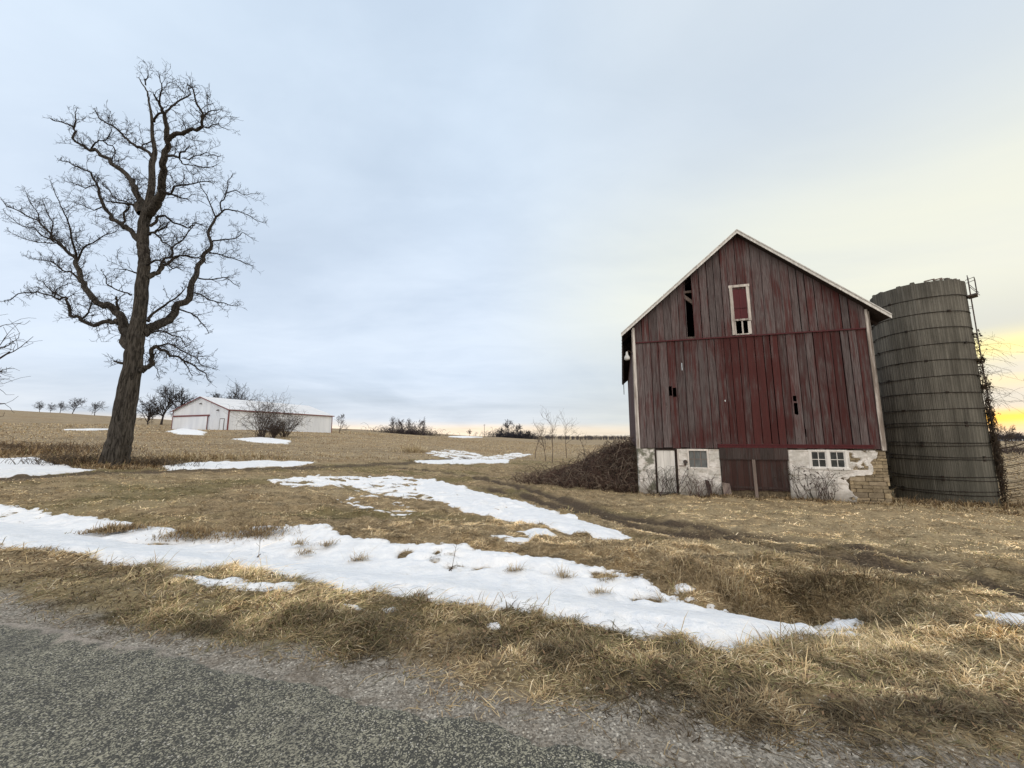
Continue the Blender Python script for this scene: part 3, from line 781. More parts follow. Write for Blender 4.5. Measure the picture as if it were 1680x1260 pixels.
# gable window
w = MB(); 
fx0, fx1, fz0, fz1 = 4.23, 5.02, 4.97, 7.17
w.tint(.9, .7, .1); w.box(fx0, fx0 + .13, -.075, -.045, fz0 + .02, fz1); w.tint(.95, .8, .4); w.box(fx1 - .12, fx1, -.075, -.045, 5.6, fz1)
w.tint(.9, .8, .7); w.box(fx0 - .02, fx1 + .02, -.085, -.045, fz1, fz1 + .11); w.tint(.7, .4, .2); w.box(fx0 + .05, fx1 - .05, -.08, -.03, 5.62, 5.70)
win = w.build('window', M_wornwood, barn, label='narrow gable window in a peeling white frame')
w = MB(); w.tint(.6, 1, .5); w.box(4.36, 4.61, -.055, -.035, 5.70, 7.06); w.tint(.5, .95, .2); w.box(4.618, 4.895, -.052, -.035, 5.70, 7.06)
w.tint(.15, .5, .2); w.box(4.37, 4.89, -.075, -.057, 6.18, 6.23)
w.build('shutter', M_redtrim, win)
w = MB(); w.tint(.6, .2, .2); w.box(4.34, 4.40, -.06, -.03, 5.0, 5.6); w.box(4.62, 4.68, -.055, -.03, 5.03, 5.6); w.box(4.36, 4.90, -.06, -.035, 4.98, 5.03); w.tint(.5, .8, .2); w.box(4.86, 4.99, -.06, -.04, 5.0, 5.58)
w.build('sash', M_whitewood, win)
# brace seen through the missing board
w = MB(); w.tint(.7, .3, .5); w.bar((2.1, .25, 7.35), (3.2, .25, 6.3), .14, .1, (0, 1, 0)); w.tint(.6, .3, .2); w.bar((1.5, .22, 7.22), (3.5, .22, 7.30), .1, .1, (0, 1, 0)); w.bar((.3, .3, 5.0), (8.9, .3, 5.0), .2, .2)
for xx in (2.9, 6.2): w.bar((xx, .32, 0), (xx, .32, 7), .18, .18)
w.build('timber_frame', M_greywood, barn)
# other walls, with the cracks through which daylight shows
def cross(x, z):
    p = np.array([x, 0, z]); d = p - CAM_L
    k = (BW - .15 - p[0]) / d[0]; q = p + d * k
    if q[1] <= BL - .2: return 'right', q[1], q[2]
    k = (BL - .1 - p[1]) / d[1]; q = p + d * k
    return 'rear', q[0], q[2]
gaps = {'right': [], 'rear': []}
for hx, hz, hw in ((2.088, 3.69, .34), (6.617, 1.03, .34), (6.645, .68, .34), (3.745, 2.08, .2)):
    wl, c_, z_ = cross(hx, hz); gaps[wl].append((c_ - .12, c_ + .12, z_ - hw, z_ + hw))
def plain_wall(c0, c1, put, gp, z1f):
    m_ = MB(); x = c0; r = random.Random(3)
    while x < c1 - 1e-6:
        nx_ = min(x + r.uniform(.27, .36), c1)
        m_.tint(r.uniform(.2, .8), r.uniform(.1, .8), r.random())
        es = sorted({x, nx_} | {e for g_ in gp for e in g_[:2] if x < e < nx_})
        for a0, a1 in zip(es[:-1], es[1:]):
            z = 0.0
            for g_ in sorted(gp, key=lambda q: q[2]):
                if g_[0] < (a0 + a1) / 2 < g_[1]:
                    put(m_, a0, a1, z, g_[2], g_[2]); z = g_[3]
            put(m_, a0, a1, z, z1f(a0), z1f(a1))
        x = nx_
    return m_
def put_side(xa, xb):
    def f(m_, a0, a1, z0, za, zb): m_.hexa([(xa, a0, z0), (xb, a0, z0), (xb, a1, z0), (xa, a1, z0), (xa, a0, za), (xb, a0, za), (xb, a1, zb), (xa, a1, zb)])
    return f
for nm, xa, gp in (('right', BW - .03, gaps['right']), ('left', 0.0, [])):
    plain_wall(.03, BL, put_side(xa, xa + .03), gp, lambda c: 5.66).build('side_wall', M_siding, barn)
rw = plain_wall(.03, BW - .03, lambda m_, a0, a1, z0, za, zb: m_.slab([(a0, z0), (a1, z0), (a1, zb), (a0, za)], BL, BL + .03), gaps['rear'], lambda x: roof_z(x) - .1)
rw.build('rear_wall', M_siding, barn)
mb = MB(); mb.tint(.3, .3, .3); mb.box(.06, BW - .06, .5, BL - .02, -.12, -.02); mb.build('loft_floor', M_dark_wood, barn)
# roof
mb = MB()
def roof_half(sgn, th, y0, y1, lo=0., hi=0.):
    xe = -.5 if sgn < 0 else 9.8
    return [(xe, y0, EZ + lo), (4.65, y0, PZ + lo), (4.65, y1, PZ + lo), (xe, y1, EZ + lo - .0), (xe, y0, EZ + hi), (4.65, y0, PZ + hi), (4.65, y1, PZ + hi), (xe, y1, EZ + hi)]
mb.hexa(roof_half(-1, 0, -OV + .04, BL + .3, -.015, .045)); mb.hexa(roof_half(1, 0, -OV + .04, BL + .3, -.015, .045))
roof = mb.build('roof', M_roofing, barn)
mb = MB(); mb.tint(.2, .3, .4)
mb.hexa(roof_half(-1, 0, -OV + .05, BL + .25, -.07, -.017)); mb.hexa(roof_half(1, 0, -OV + .05, BL + .25, -.07, -.017))
for k in range(24):
    y = .5 + k * .72
    for xe, z_ in ((-.48, EZ), (9.78, EZ)):
        mb.bar((xe, y, z_ - .12), (4.65, y, PZ - .12), .07, .12)
mb.build('rafter', M_dark_wood, roof)
for sg in (-1, 1):
    mb = MB(); n_ = 3
    xe = -.53 if sg < 0 else 9.83
    for k in range(n_):
        a_, b_ = k / n_, (k + 1) / n_
        pa_ = (xe + (4.65 - xe) * a_, EZ - .02 + (PZ - EZ) * a_); pb_ = (xe + (4.65 - xe) * b_ - (0.006 if k < 2 else 0) * (1 if sg < 0 else -1), EZ - .02 + (PZ - EZ) * b_)
        mb.tint(random.uniform(.7, 1), random.uniform(.45, 1), random.random())
        mb.slab([(pa_[0], pa_[1] - .095), (pb_[0], pb_[1] - .095), (pb_[0], pb_[1] + .03), (pa_[0], pa_[1] + .03)], -OV - random.uniform(0, .008), -OV + .03)
        mb.tint(random.uniform(.4, .7), .3, random.random())
        mb.slab([(pa_[0], pa_[1] + .032), (pb_[0], pb_[1] + .032), (pb_[0], pb_[1] + .085), (pa_[0], pa_[1] + .085)], -OV - .03, -OV + .06)
    mb.build('rake_board', M_rake, roof)
# loose dark panel hanging below the left eave
mb = MB(); mb.tint(.2, .2, .5)
for k in range(6):
    ya = -.15 + k * .3; mb.tint(random.uniform(.1, .4), .2, random.random())
    mb.hexa([(-.50, ya, 4.2 - k * .27 + random.uniform(-.06, .06)), (-.47, ya, 4.2 - k * .27), (-.47, ya + .29, 4.0 - k * .27), (-.50, ya + .29, 4.0 - k * .27), (-.5, ya, 5.28), (-.47, ya, 5.28), (-.47, ya + .29, 5.28), (-.5, ya + .29, 5.28)])
mb.build('eave_panel', M_dark_wood, barn, label='loose dark boards hanging under the left eave')
# stone base
GZ = -2.5
mb = MB(); mb.tint(.5, .5, .5)
def pier(x0, x1, z0, z1): mb.box(x0, x1, .04, .5, z0, z1)
for x0, x1, z0, z1 in ((0, .70, GZ, -.01), (1.66, 2.08, GZ, -.01), (2.08, 2.92, GZ, -.84), (2.92, 3.34, GZ, -.01), (5.92, 6.66, GZ, -.01), (6.66, 7.93, GZ, -.75), (7.93, BW, GZ, -.01), (.70, 1.66, GZ, -1.98), (3.34, 5.92, GZ, -1.98)): pier(x0, x1, z0, z1)
mb.box(0, .5, .5, BL, GZ, -.01); mb.box(BW - .5, BW, .5, BL, GZ, -.01); mb.box(.5, BW - .5, BL - .5, BL, GZ, -.01)
base = mb.build('stone_base', M_mortar, barn)
st = MB(); r = random.Random(9)
def courses(xf, z0, z1, wmin=.22, wmax=.62):
    z = z0
    while z < z1 - .02:
        hh = min(r.uniform(.09, .21), z1 - z); x = xf(z)[0] + r.uniform(-.1, 0); xe = xf(z)[1]
        while x < xe:
            ww = r.uniform(wmin, wmax); a0 = max(x, xf(z)[0]); a1 = min(x + ww, xe)
            if a1 - a0 > .06:
                st.tint(r.uniform(.2, 1), r.uniform(0, .6), r.random()); g = .008
                yf = .005 - r.uniform(0, .04); j = lambda: r.uniform(-.012, .012)
                st.hexa([(a0 + g + j(), yf, z + g), (a1 - g + j(), yf + j(), z + g + j()), (a1 - g, .12, z + g), (a0 + g, .12, z + g), (a0 + g + j(), yf + j(), z + hh - g), (a1 - g + j(), yf, z + hh - g + j()), (a1 - g, .12, z + hh - g), (a0 + g, .12, z + hh - g)])
            x += ww
        z += hh
courses(lambda z: (7.96 if z < -.76 else 7.96, BW + .05), GZ + .2, -.03)
o_ = st.build('limestone', M_stone, base, bevel=.012, label='bare yellow limestone blocks at the right corner')
# whitewash coat with ragged edges and openings
OPEN = [(.76, 1.63, -1.95, .1), (2.11, 2.90, -.82, .1), (3.38, 5.90, -2.2, .1), (6.69, 7.90, -.72, .1)]
cs = .035
X, Z = np.meshgrid(np.arange(-.03, BW + .01, cs), np.arange(-2.3, -.005, cs))
sd = np.minimum(np.minimum(X + .02, BW - X), np.minimum(-.01 - Z, Z + 2.3) + .2)
for a0, a1, b0, b1 in OPEN: sd = np.minimum(sd, np.maximum(np.maximum(a0 - X, X - a1), np.maximum(b0 - Z, Z - b1)))
edge_x = np.where(Z > -.5, 8.85, np.where(Z > -1.1, 8.75 - .9 * sstep(-.5, -1.1, Z) * 0, 8.0))
edge_x = np.interp(Z, [-2.3, -1.75, -1.6, -1.05, -.98, -.85, -.6, 0], [8.15, 8.1, 7.95, 7.95, 8.6, 8.72, 8.86, 8.88])
rag = (edge_x - X) + (fbm(X * 3, Z * 4, 91, 4) - .5) * .55
pat = (.64 - fbm(X * 1.8 + 3, Z * 2.6, 95, 4)) * .6
sd = np.minimum(sd, rag); sd = np.where(X > 6.2, np.minimum(sd, pat + .06 + .14 * sstep(8, 7.4, X)), np.minimum(sd, pat + .16))
sd = np.where((X > 8.05) & (X < 8.6) & (Z > -.78), np.minimum(sd, (fbm(X * 4, Z * 5, 99) - .42) * .3), sd)
Y = .0 - np.clip(sd, -.05, .03) * 1.0 - (fbm(X * 5, Z * 5, 93) - .5) * .03
Y = np.where(sd < 0, .06, np.where(sd < .03, -.045 * sd / .03 * 1.0 + .03 * (1 - sd / .03), Y - .02))
nr, na = X.shape; i = np.arange(na - 1); j = np.arange(nr - 1)[:, None] * na
Fq = np.stack([j + i, j + i + 1, j + na + i + 1, j + na + i], -1).reshape(-1, 4); Fq = Fq[(sd.ravel()[Fq] > 0).any(1)]
add('whitewash', np_mesh('whitewash', np.stack([X, Y, Z], -1).reshape(-1, 3), Fq.ravel(), np.full(len(Fq), 4), None, False), M_stucco, base)
# small door
mb = MB(); k = 0
for a0, a1 in ((.80, 1.09), (1.095, 1.35), (1.355, 1.56)): mb.tint(random.uniform(.75, 1), random.uniform(.75, 1), random.random()); mb.box(a0, a1, .0, .03, -1.93, -.10)
md = mb.build('door', M_rake, barn, label='small white plank door with brambles in front')
mb = MB(); mb.tint(.25, .2, .2); mb.box(.72, .80, -.05, .1, -1.98, -.03); mb.tint(.3, .2, .4); mb.box(1.60, 1.66, -.06, .1, -1.98, -.03); mb.box(.8, 1.6, -.03, .08, -.09, -.02)
mb.build('frame', M_dark_wood, md)
mb = MB(); mb.tint(.8, .7, .3); mb.box(1.665, 1.73, -.06, .0, -1.9, -.03); mb.build('jamb', M_whitewood, md)
# covered window
mb = MB(); mb.box(2.14, 2.86, .03, .05, -.8, -.1); cw = mb.build('window', M_plastic, barn, label='window covered with grey sheeting')
mb = MB(); mb.tint(.6, .5, .2)
for zz in (-.46,): mb.box(2.14, 2.86, .012, .028, zz - .012, zz + .012)
for xx in (2.36, 2.62): mb.box(xx - .010, xx + .010, .010, .026, -.8, -.1)
mb.build('sash', M_greywood, cw)
mb = MB(); mb.tint(.9, .8, .2); mb.box(2.08, 2.14, -.05, .05, -.84, -.02); mb.box(2.86, 2.93, -.05, .05, -.84, -.02); mb.box(2.14, 2.86, -.045, .05, -.1, -.02); mb.box(2.05, 2.95, -.06, .05, -.88, -.84)
mb.build('frame', M_whitewood, cw)
# big double door
mb = MB(); x = 3.40; r = random.Random(21)
while x < 4.60:
    w_ = min(r.uniform(.16, .24), 4.62 - x); mb.tint(r.uniform(.2, .7), r.uniform(.3, .9), r.random()); mb.box(x, x + w_ - .006, -.035 + r.uniform(0, .006), -.008, -1.72 + r.uniform(-.03, .03), -.46); x += w_
bd = mb.build('door', M_reddoor, barn, label='left leaf of the wide brown-red plank door')
mb = MB(); mb.tint(.3, .6, .3); mb.box(3.42, 4.6, -.06, -.037, -1.64, -1.56); mb.build('brace', M_reddoor, bd)
mb = MB(); x = 4.68
while x < 5.86:
    w_ = min(r.uniform(.16, .24), 5.88 - x); mb.tint(r.uniform(.2, .7), r.uniform(.3, .9), r.random()); mb.box(x, x + w_ - .006, -.035 + r.uniform(0, .006), -.008, -1.72 + r.uniform(-.03, .03), -.46); x += w_
bd2 = mb.build('door', M_reddoor, barn, label='right leaf of the wide brown-red plank door')
mb = MB(); mb.tint(.3, .6, .3); mb.box(4.7, 5.86, -.06, -.037, -1.64, -1.56); mb.build('brace', M_reddoor, bd2)
mb = MB(); x = 3.36
while x < 5.9:
    w_ = min(r.uniform(.2, .3), 5.92 - x); mb.tint(r.uniform(.2, .7), r.uniform(0, .5), r.random()); mb.box(x, x + w_ - .004, -.055, -.03, -.42, .04); x += w_
mb.tint(.15, .5, .2); mb.box(3.36, 5.92, -.075, -.04, -.46, -.42)
mb.build('door_header', M_reddoor, barn)
mb = MB(); mb.tint(.4, .5, .2); mb.slab([(4.58, -2.05), (4.70, -2.05), (4.68, -.44), (4.57, -.44)], -.10, -.062); mb.build('door_post', M_greywood, barn)
mb = MB(); mb.tint(.35, .3, .2); mb.box(3.36, 5.9, .02, .2, -2.05, -1.72); mb.build('threshold', M_mortar, barn)
# twin-sash window
mb = MB(); mb.tint(.95, .9, .2); mb.box(6.64, 6.72, -.06, .05, -.72, -.01); mb.tint(.95, .9, .6); mb.box(7.88, 7.95, -.06, .05, -.72, -.01); mb.box(6.72, 7.88, -.055, .05, -.07, -.01); mb.box(6.60, 8.0, -.085, .05, -.79, -.72); mb.box(7.25, 7.36, -.055, .05, -.72, -.07)
tw = mb.build('window', M_rake, barn, label='white twin-sash window with dark panes')
for a0, a1 in ((6.72, 7.25), (7.36, 7.88)):
    mb = MB(); mb.box(a0 + .03, a1 - .03, .0, .01, -.69, -.1); pn = mb.build('pane', M_glass, tw)
    mb = MB(); mb.tint(.9, .8, .2); m_ = (a0 + a1) / 2
    mb.box(a0, a0 + .035, -.03, .02, -.72, -.07); mb.box(a1 - .035, a1, -.03, .02, -.72, -.07); mb.box(a0 + .035, a1 - .035, -.03, .02, -.72, -.685); mb.box(a0 + .035, a1 - .035, -.03, .02, -.105, -.07)
    mb.box(m_ - .013, m_ + .013, -.02, -.003, -.685, -.105); mb.box(a0 + .035, a1 - .035, -.022, -.005, -.41, -.385)
    mb.build('sash', M_rake, tw)

def L2W(x, y, z):
    return (O[0] + AX[0] * x + NX[0] * y, O[1] + AX[1] * x + NX[1] * y, 1.063 + z)
# yard lamp under the left eave
lamp = empty('barn_lamp', L2W(-.06, -.03, 4.3), -ANG, label='white bell-shaped yard lamp fixed to the left corner of the barn', cat='lamp')
mb = MB(); mb.lathe([(.03, .2), (.05, .17), (.055, .05), (.085, .02), (.10, -.02)], 14, (-.24, -.1, 0)); mb.build('housing', M_lampwhite, lamp, True)
mb = MB(); mb.lathe([(.10, -.02), (.125, -.06), (.13, -.16), (.10, -.2), (.04, -.21)], 16, (-.24, -.1, 0)); mb.build('lamp_shade', M_lampwhite, lamp, True)
mb = MB(); mb.tube([(0, 0, .12), (-.08, -.03, .2), (-.17, -.08, .24), (-.24, -.1, .2)], .014, 6); mb.box(-.02, .03, -.03, .02, .06, .18); mb.build('bracket', M_metal, lamp)
# small black wall fixture
wf = empty('wall_light', L2W(1.97, -.06, -.58), -ANG, label='small round black fixture on the whitewashed wall beside the small door', cat='wall light')
mb = MB(); mb.tube([(.0, .03, 0), (0, -.09, 0)], .085, 14); mb.box(-.05, .05, -.0, .03, -.16, -.05); mb.build('housing', M_metal, wf)
mb = MB(); mb.tint(.7, .5, .1); mb.box(-.27, .02, -.02, .04, -.2, -.16); mb.build('mounting_plate', M_greywood, wf)
def gz(p): return float(h(p[0], p[1]))
for nm, x0, wd, hgt, tilt, mat, lab in (('leaning_board', 2.86, .16, .62, -.22, M_reddoor, 'short dark red board leaning on the whitewash left of the wide door'), ('leaning_board', 3.52, .30, .60, -.06, M_greywood, 'grey weathered slab propped upright against the left leaf of the wide door')):
    p = L2W(x0, -.30, 0); zz = gz(p)
    mb = MB(); mb.tint(.6, .4, random.random()); mb.hexa([(-wd / 2, -.03, -.06), (wd / 2, -.03, -.06), (wd / 2, .03, -.06), (-wd / 2, .03, -.06), (-wd / 2 + tilt * hgt * .6, .15, hgt), (wd / 2 + tilt * hgt * .6, .15, hgt - .04), (wd / 2 + tilt * hgt * .6, .2, hgt - .04), (-wd / 2 + tilt * hgt * .6, .2, hgt)])
    mb.build(nm, mat, None, label=lab, cat='board', loc=(p[0], p[1], zz)).rotation_euler = (0, 0, -ANG)

# ================================================================== SILOS
def m_silo(N, b):
    p = N.obj(); t = N.sep(N.attr('tint').outputs['Vector']); s = N.sep(p)
    n = N.noise(N.mapping(p, (2.2, 2.2, .35)), 1.0, 5, .65); n2 = N.noise(p, 14, 4, .65); n3 = N.noise(p, .6, 3)
    c = N.mix(N.rng(n, .3, .7), (.112, .107, .096), (.222, .213, .192))
    c = N.mix(1.0, c, N.mix(t[0], (.72, .72, .70), (1.2, 1.18, 1.12)), 'MULTIPLY')
    c = N.mix(N.math('MULTIPLY', t[1], .85), c, (.022, .021, .018))
    c = N.mix(N.math('MULTIPLY', N.rng(n2, .55, .75), .55), c, (.045, .042, .034))
    lowm = N.math('MULTIPLY', N.rng(N.math('ADD', s[2], N.math('MULTIPLY', n3, 5.0)), 8.0, 2.5), .6)
    c = N.mix(lowm, c, (.075, .076, .064))
    c = N.mix(N.math('MULTIPLY', N.rng(N.noise(N.mapping(p, (6, 6, .25)), 1.0, 3), .66, .74), .45), c, (.30, .29, .25))
    return c, (n2, .015, .6)
M_silo = material('stained_concrete_staves', m_silo, .92, .12)
M_hoop = material('rusty_hoop', lambda N, b: N.mix(N.rng(N.noise(N.obj(), 9, 3), .4, .7), (.020, .017, .015), (.045, .03, .022)), .8, .3, .2)

def silo(az, R, rad, top_v_u, label, seed, ladder):
    cx, cy = R * math.sin(az), R * math.cos(az)
    g = float(h(cx, cy)) - .25
    u, v = top_v_u
    # height from the picture row of the top rim, at the middle of the near side
    yy = (R - rad) * math.cos(az); top = float(at_depth(u, v, yy)[2])
    H = top - g
    root = empty('silo', (cx, cy, g), 0, label=label, cat='silo', group='concrete stave silos behind the barn')
    r = random.Random(seed); NS, SUB = 64, 6; na = NS * SUB
    courses = 14; ch = H / courses
    V = []; C = []; prof = [0, .12, .5, .85, 1]
    off = [0 for k in range(courses + 1)]
    for k in range(courses):
        offs = np.array([r.gauss(0, .005) for _ in range(NS)]); br = np.array([r.uniform(.3, .75) for _ in range(NS)])
        drop = r.random()
        for f in (0.0, .02, .98, 1.0):
            for i in range(na):
                q = i / SUB; sidx = int(q) % NS; ph = q - int(q)
                groove = .010 if ph == 0 else 0
                rib = .008 * math.cos(ph * 2 * math.pi * 3)
                ed = .008 if f in (0.0, 1.0) else 0
                rr = rad + offs[sidx] - groove - ed + rib + .02 * math.sin(3 * i / na * 6.28 + k * .3)
                a = (q / NS) * 2 * math.pi + off[k]
                V.append((rr * math.cos(a), rr * math.sin(a), (k + f) * ch + ((.05 * math.sin(sidx * 2.3) + .04 * math.sin(sidx * .7)) if k == courses - 1 and f == 1.0 else 0))); C.append((br[sidx], .5 if ph == 0 else (.4 if f in (0., 1.) else (.28 if int(ph * 6) % 2 else 0)), r.random()))
    nrw = courses * 4
    V = np.array(V); i = np.arange(na); j = np.arange(nrw - 1)[:, None] * na
    Fq = np.stack([j + i, j + (i + 1) % na, j + na + (i + 1) % na, j + na + i], -1).reshape(-1, 4)
    # inside face and rim
    Vi = V[-na:].copy(); Vi[:, :2] *= (rad - .12) / rad; Vb = Vi.copy(); Vb[:, 2] = H - 3
    n0 = len(V); V = np.vstack([V, Vi, Vb])
    F2 = np.stack([n0 - na + i, n0 - na + (i + 1) % na, n0 + (i + 1) % na, n0 + i], -1); F3 = np.stack([n0 + i, n0 + (i + 1) % na, n0 + na + (i + 1) % na, n0 + na + i], -1)
    Fq = np.vstack([Fq, F2, F3]); C = np.array(C + [(.3, .2, .5)] * (2 * na), np.float32)
    add('wall', np_mesh('silo_wall', V, Fq.ravel(), np.full(len(Fq), 4), C, False), M_silo, root)
    for k in range(1, courses):
        for dz in ((0,) if k > 5 else (0, .14 if k % 2 else -.14)):
            mb = MB(); n_ = 72; wob = r.uniform(0, 6); sag = r.uniform(.01, .035)
            mb.tube([((rad + .022) * math.cos(2 * math.pi * q / n_), (rad + .03) * math.sin(2 * math.pi * q / n_), k * ch + dz + sag * math.sin(2 * math.pi * q / n_ * 2 + wob)) for q in range(n_ + 1)], .016, 6)
            for la in (k * .9, k * .9 + 2.1, k * .9 + 4.2): mb.bar(((rad + .03) * math.cos(la - .03), (rad + .03) * math.sin(la - .03), k * ch + dz), ((rad + .03) * math.cos(la + .03), (rad + .03) * math.sin(la + .03), k * ch + dz), .05, .09)
            mb.build('hoop', M_hoop, root, False)
    return root, cx, cy, g, H, rad
S1 = silo(RAD(47.75), 28.3, 1.70, (1500, 466), 'weathered grey concrete silo with a ladder and vines, right of the barn', 5, True)
S2 = silo(RAD(46.35), 33.0, 1.72, (1425, 486), 'second concrete silo almost hidden between the barn roof and the ladder silo', 6, False)
root, cx, cy, g, H, rad = S1
# broken rim boards
mb = MB()
for k in range(9):
    a = RAD(-125 + k * 11 + random.uniform(-3, 3)); mb.tint(.5, .3, random.random())
    mb.bar((rad * .98 * math.cos(a), rad * .98 * math.sin(a), H + .03), (rad * .9 * math.cos(a + .25), rad * .9 * math.sin(a + .25), H + random.uniform(.05, .16)), .07, .05)
mb.build('rim_board', M_greywood, root)
# ladder on the side away from the barn
view = math.atan2(cx, cy)
av = math.atan2(-math.cos(view + math.pi / 2), 0) 
# direction to the right as seen from the road, turned a little to the front
rd = np.array([math.cos(view), -math.sin(view)]); fd = np.array([-math.sin(view), -math.cos(view)])
dirn = rd * math.cos(.10) + fd * math.sin(.10); tan_ = np.array([-dirn[1], dirn[0]])
mb = MB(); mb.tint(1, 1, 1)
def P3(o, t_, z): q = dirn * (rad + o) + tan_ * t_; return (q[0], q[1], z)
for t_ in (-.2, .2): mb.tube([P3(.13, t_, .8), P3(.13, t_, H + .25)], .018, 6)
for k in range(int(H / .3) - 2): mb.tube([P3(.13, -.2, 1 + k * .3), P3(.13, .2, 1 + k * .3)], .012, 5)
for zz in np.arange(1.5, H, 1.6):
    for t_ in (-.2, .2): mb.tube([P3(-.03, t_, zz), P3(.13, t_, zz)], .012, 5)
lad = mb.build('ladder', M_metal, root, True)
mb = MB()
mb.hexa([P3(.05, -.3, H - .82), P3(.34, -.3, H - .78), P3(.34, .3, H - .78), P3(.05, .3, H - .82), P3(.05, -.3, H - .74), P3(.34, -.3, H - .70), P3(.34, .3, H - .70), P3(.05, .3, H - .74)])
for o in (.33,):
    for t_ in (-.28, .28): mb.tube([P3(o, t_, H - .72), P3(o, t_, H + .08)], .014, 5)
    mb.tube([P3(o, -.28, H + .08), P3(o, .28, H + .08)], .014, 5)
for t_ in (-.28, .28):
    mb.tube([P3(.05, t_, H + .0), P3(.33, t_, H + .08)], .014, 5); mb.tube([P3(.13, t_, H - .2), P3(.4, t_, H - .72)], .012, 5)
mb.build('platform', M_metal, root)
# low lean-to connecting wall piece at the silo foot (dark concrete feed room)
p0 = np.array([cx, cy]) + fd * .3 - rd * (rad + .35)

# ---- vines on the silo ladder
M_vine = material('dry_vine', lambda N, b: N.mix(1, N.attr('tint').outputs['Color'], (.8, .8, .8), 'MULTIPLY'), .85, .15)
tb = Tubes(); r = np.random.default_rng(3)
for k in range(60):
    z0 = r.uniform(.2, 2.5); o = r.uniform(.03, .16); t_ = r.normal(0, .25); z1 = z0 + r.uniform(1.2, 6.2)
    m_ = 14; zs = np.linspace(z0, min(z1, H * .74), m_)
    pts = [P3(max(.02, o + .10 * math.sin(q * 1.7 + k) + r.normal(0, .05)), t_ + .15 * math.sin(q * .9 + k) + r.normal(0, .05), zz) for q, zz in enumerate(zs)]
    tb.add(pts, np.linspace(.014, .005, m_), 4, (.06, .045, .033))
for k in range(38):                        # wisps hanging out to the right
    q = np.array(P3(.12, r.normal(0, .3), r.uniform(H * .45, H * .74))); L = r.uniform(.5, 1.9); m_ = 9; pts = [q]
    dv = np.array([*dirn, 0]) * r.uniform(.5, 1) + np.array([*tan_, 0]) * r.normal(0, .3) + np.array([0, 0, r.uniform(-.3, .7)])
    for _ in range(m_ - 1):
        dv = dv / np.linalg.norm(dv) + r.normal(0, .16, 3); dv[2] -= .16; q = q + dv / np.linalg.norm(dv) * L / m_; pts.append(q)
    tb.add(pts, np.linspace(.006, .003, m_), 3, (.11, .085, .06))
    for _ in range(2):
        q0 = pts[r.integers(3, m_)]; tb.add(np.linspace(q0, q0 + r.normal(0, .16, 3), 3), [.004, .003, .002], 3, (.11, .085, .06))
for k in range(40):                        # low curls at the foot
    z0 = r.uniform(.2, 3); L = r.uniform(.4, 1.0); t_ = r.normal(0, .4); m_ = 9
    pts = [P3(.05 + L * math.sin(q / m_ * 3), t_, z0 + L * q / m_ * .8) for q in range(m_)]
    tb.add(pts, np.linspace(.009, .004, m_), 3, (.07, .05, .035))
nq = 1300; zc = np.abs(r.normal(0, 1, nq)); zz = np.where(r.random(nq) < .45, r.uniform(H * .05, H * .74, nq), H * .06 + r.choice([.30, .38, .47, .53, .58, .66], nq) * H + r.normal(0, .28, nq))
zz += .3 * np.sin(zz * 5)
oo = np.abs(r.normal(.05, .10, nq)); tt = r.normal(0, .3, nq)
pc = np.array([P3(a_, b_, c_) for a_, b_, c_ in zip(oo, tt, zz)]); pc += r.normal(0, .04, pc.shape)
e1 = r.normal(0, 1, (nq, 3)); e1 /= np.linalg.norm(e1, axis=1)[:, None]; e2 = np.cross(e1, r.normal(0, 1, (nq, 3))); e2 /= np.linalg.norm(e2, axis=1)[:, None]
sz = r.uniform(.02, .055, nq)[:, None]
Q = np.stack([pc - e1 * sz, pc - e2 * sz * .7, pc + e1 * sz, pc + e2 * sz * .7], 1)
tb.quads(Q, np.array([(.055, .040, .028), (.10, .055, .03), (.04, .04, .022)])[r.integers(0, 3, nq)] * r.uniform(.6, 1.2, nq)[:, None])
V0 = np.concatenate(tb.V); 
add('vine', tb.mesh('vine'), M_vine, None, label='tangled dry climbing vine with dead leaves on the silo ladder', cat='vine', loc=(cx, cy, g))

# ================================================================== TREES
def m_bark(N, b):
    p = N.obj(); t = N.sep(N.attr('tint').outputs['Vector'])
    n = N.noise(N.mapping(p, (13, 13, 1.5)), 1.0, 6, .7, .8); n2 = N.noise(p, 12, 4, .6)
    c = N.mix(N.rng(n, .34, .66), (.016, .014, .012), (.105, .094, .082))
    c = N.mix(N.math('MULTIPLY', N.rng(n2, .55, .75), .35), c, (.10, .10, .07))
    c = N.mix(t[0], c, (.030, .025, .022))
    return c, (n, .09, 1.0)
M_bark = material('furrowed_bark', m_bark, .95, .1)
M_twig = material('bare_twigs', lambda N, b: N.attr('tint').outputs['Color'], .85, .15)

def catmull(P, per=5):
    P = np.asarray(P, float)
    if len(P) < 3:
        t = np.linspace(0, 1, per + 1)[:, None]; return P[0] * (1 - t) + P[-1] * t
    E = np.vstack([2 * P[0] - P[1], P, 2 * P[-1] - P[-2]]); out = []
    for k in range(1, len(E) - 2):
        a, b, c, d = E[k - 1:k + 3]
        for t in np.arange(per) / per:
            out.append(.5 * (2 * b + (c - a) * t + (2 * a - 5 * b + 4 * c - d) * t * t + (3 * b - a - 3 * c + d) * t ** 3))
    out.append(P[-1]); return np.array(out)

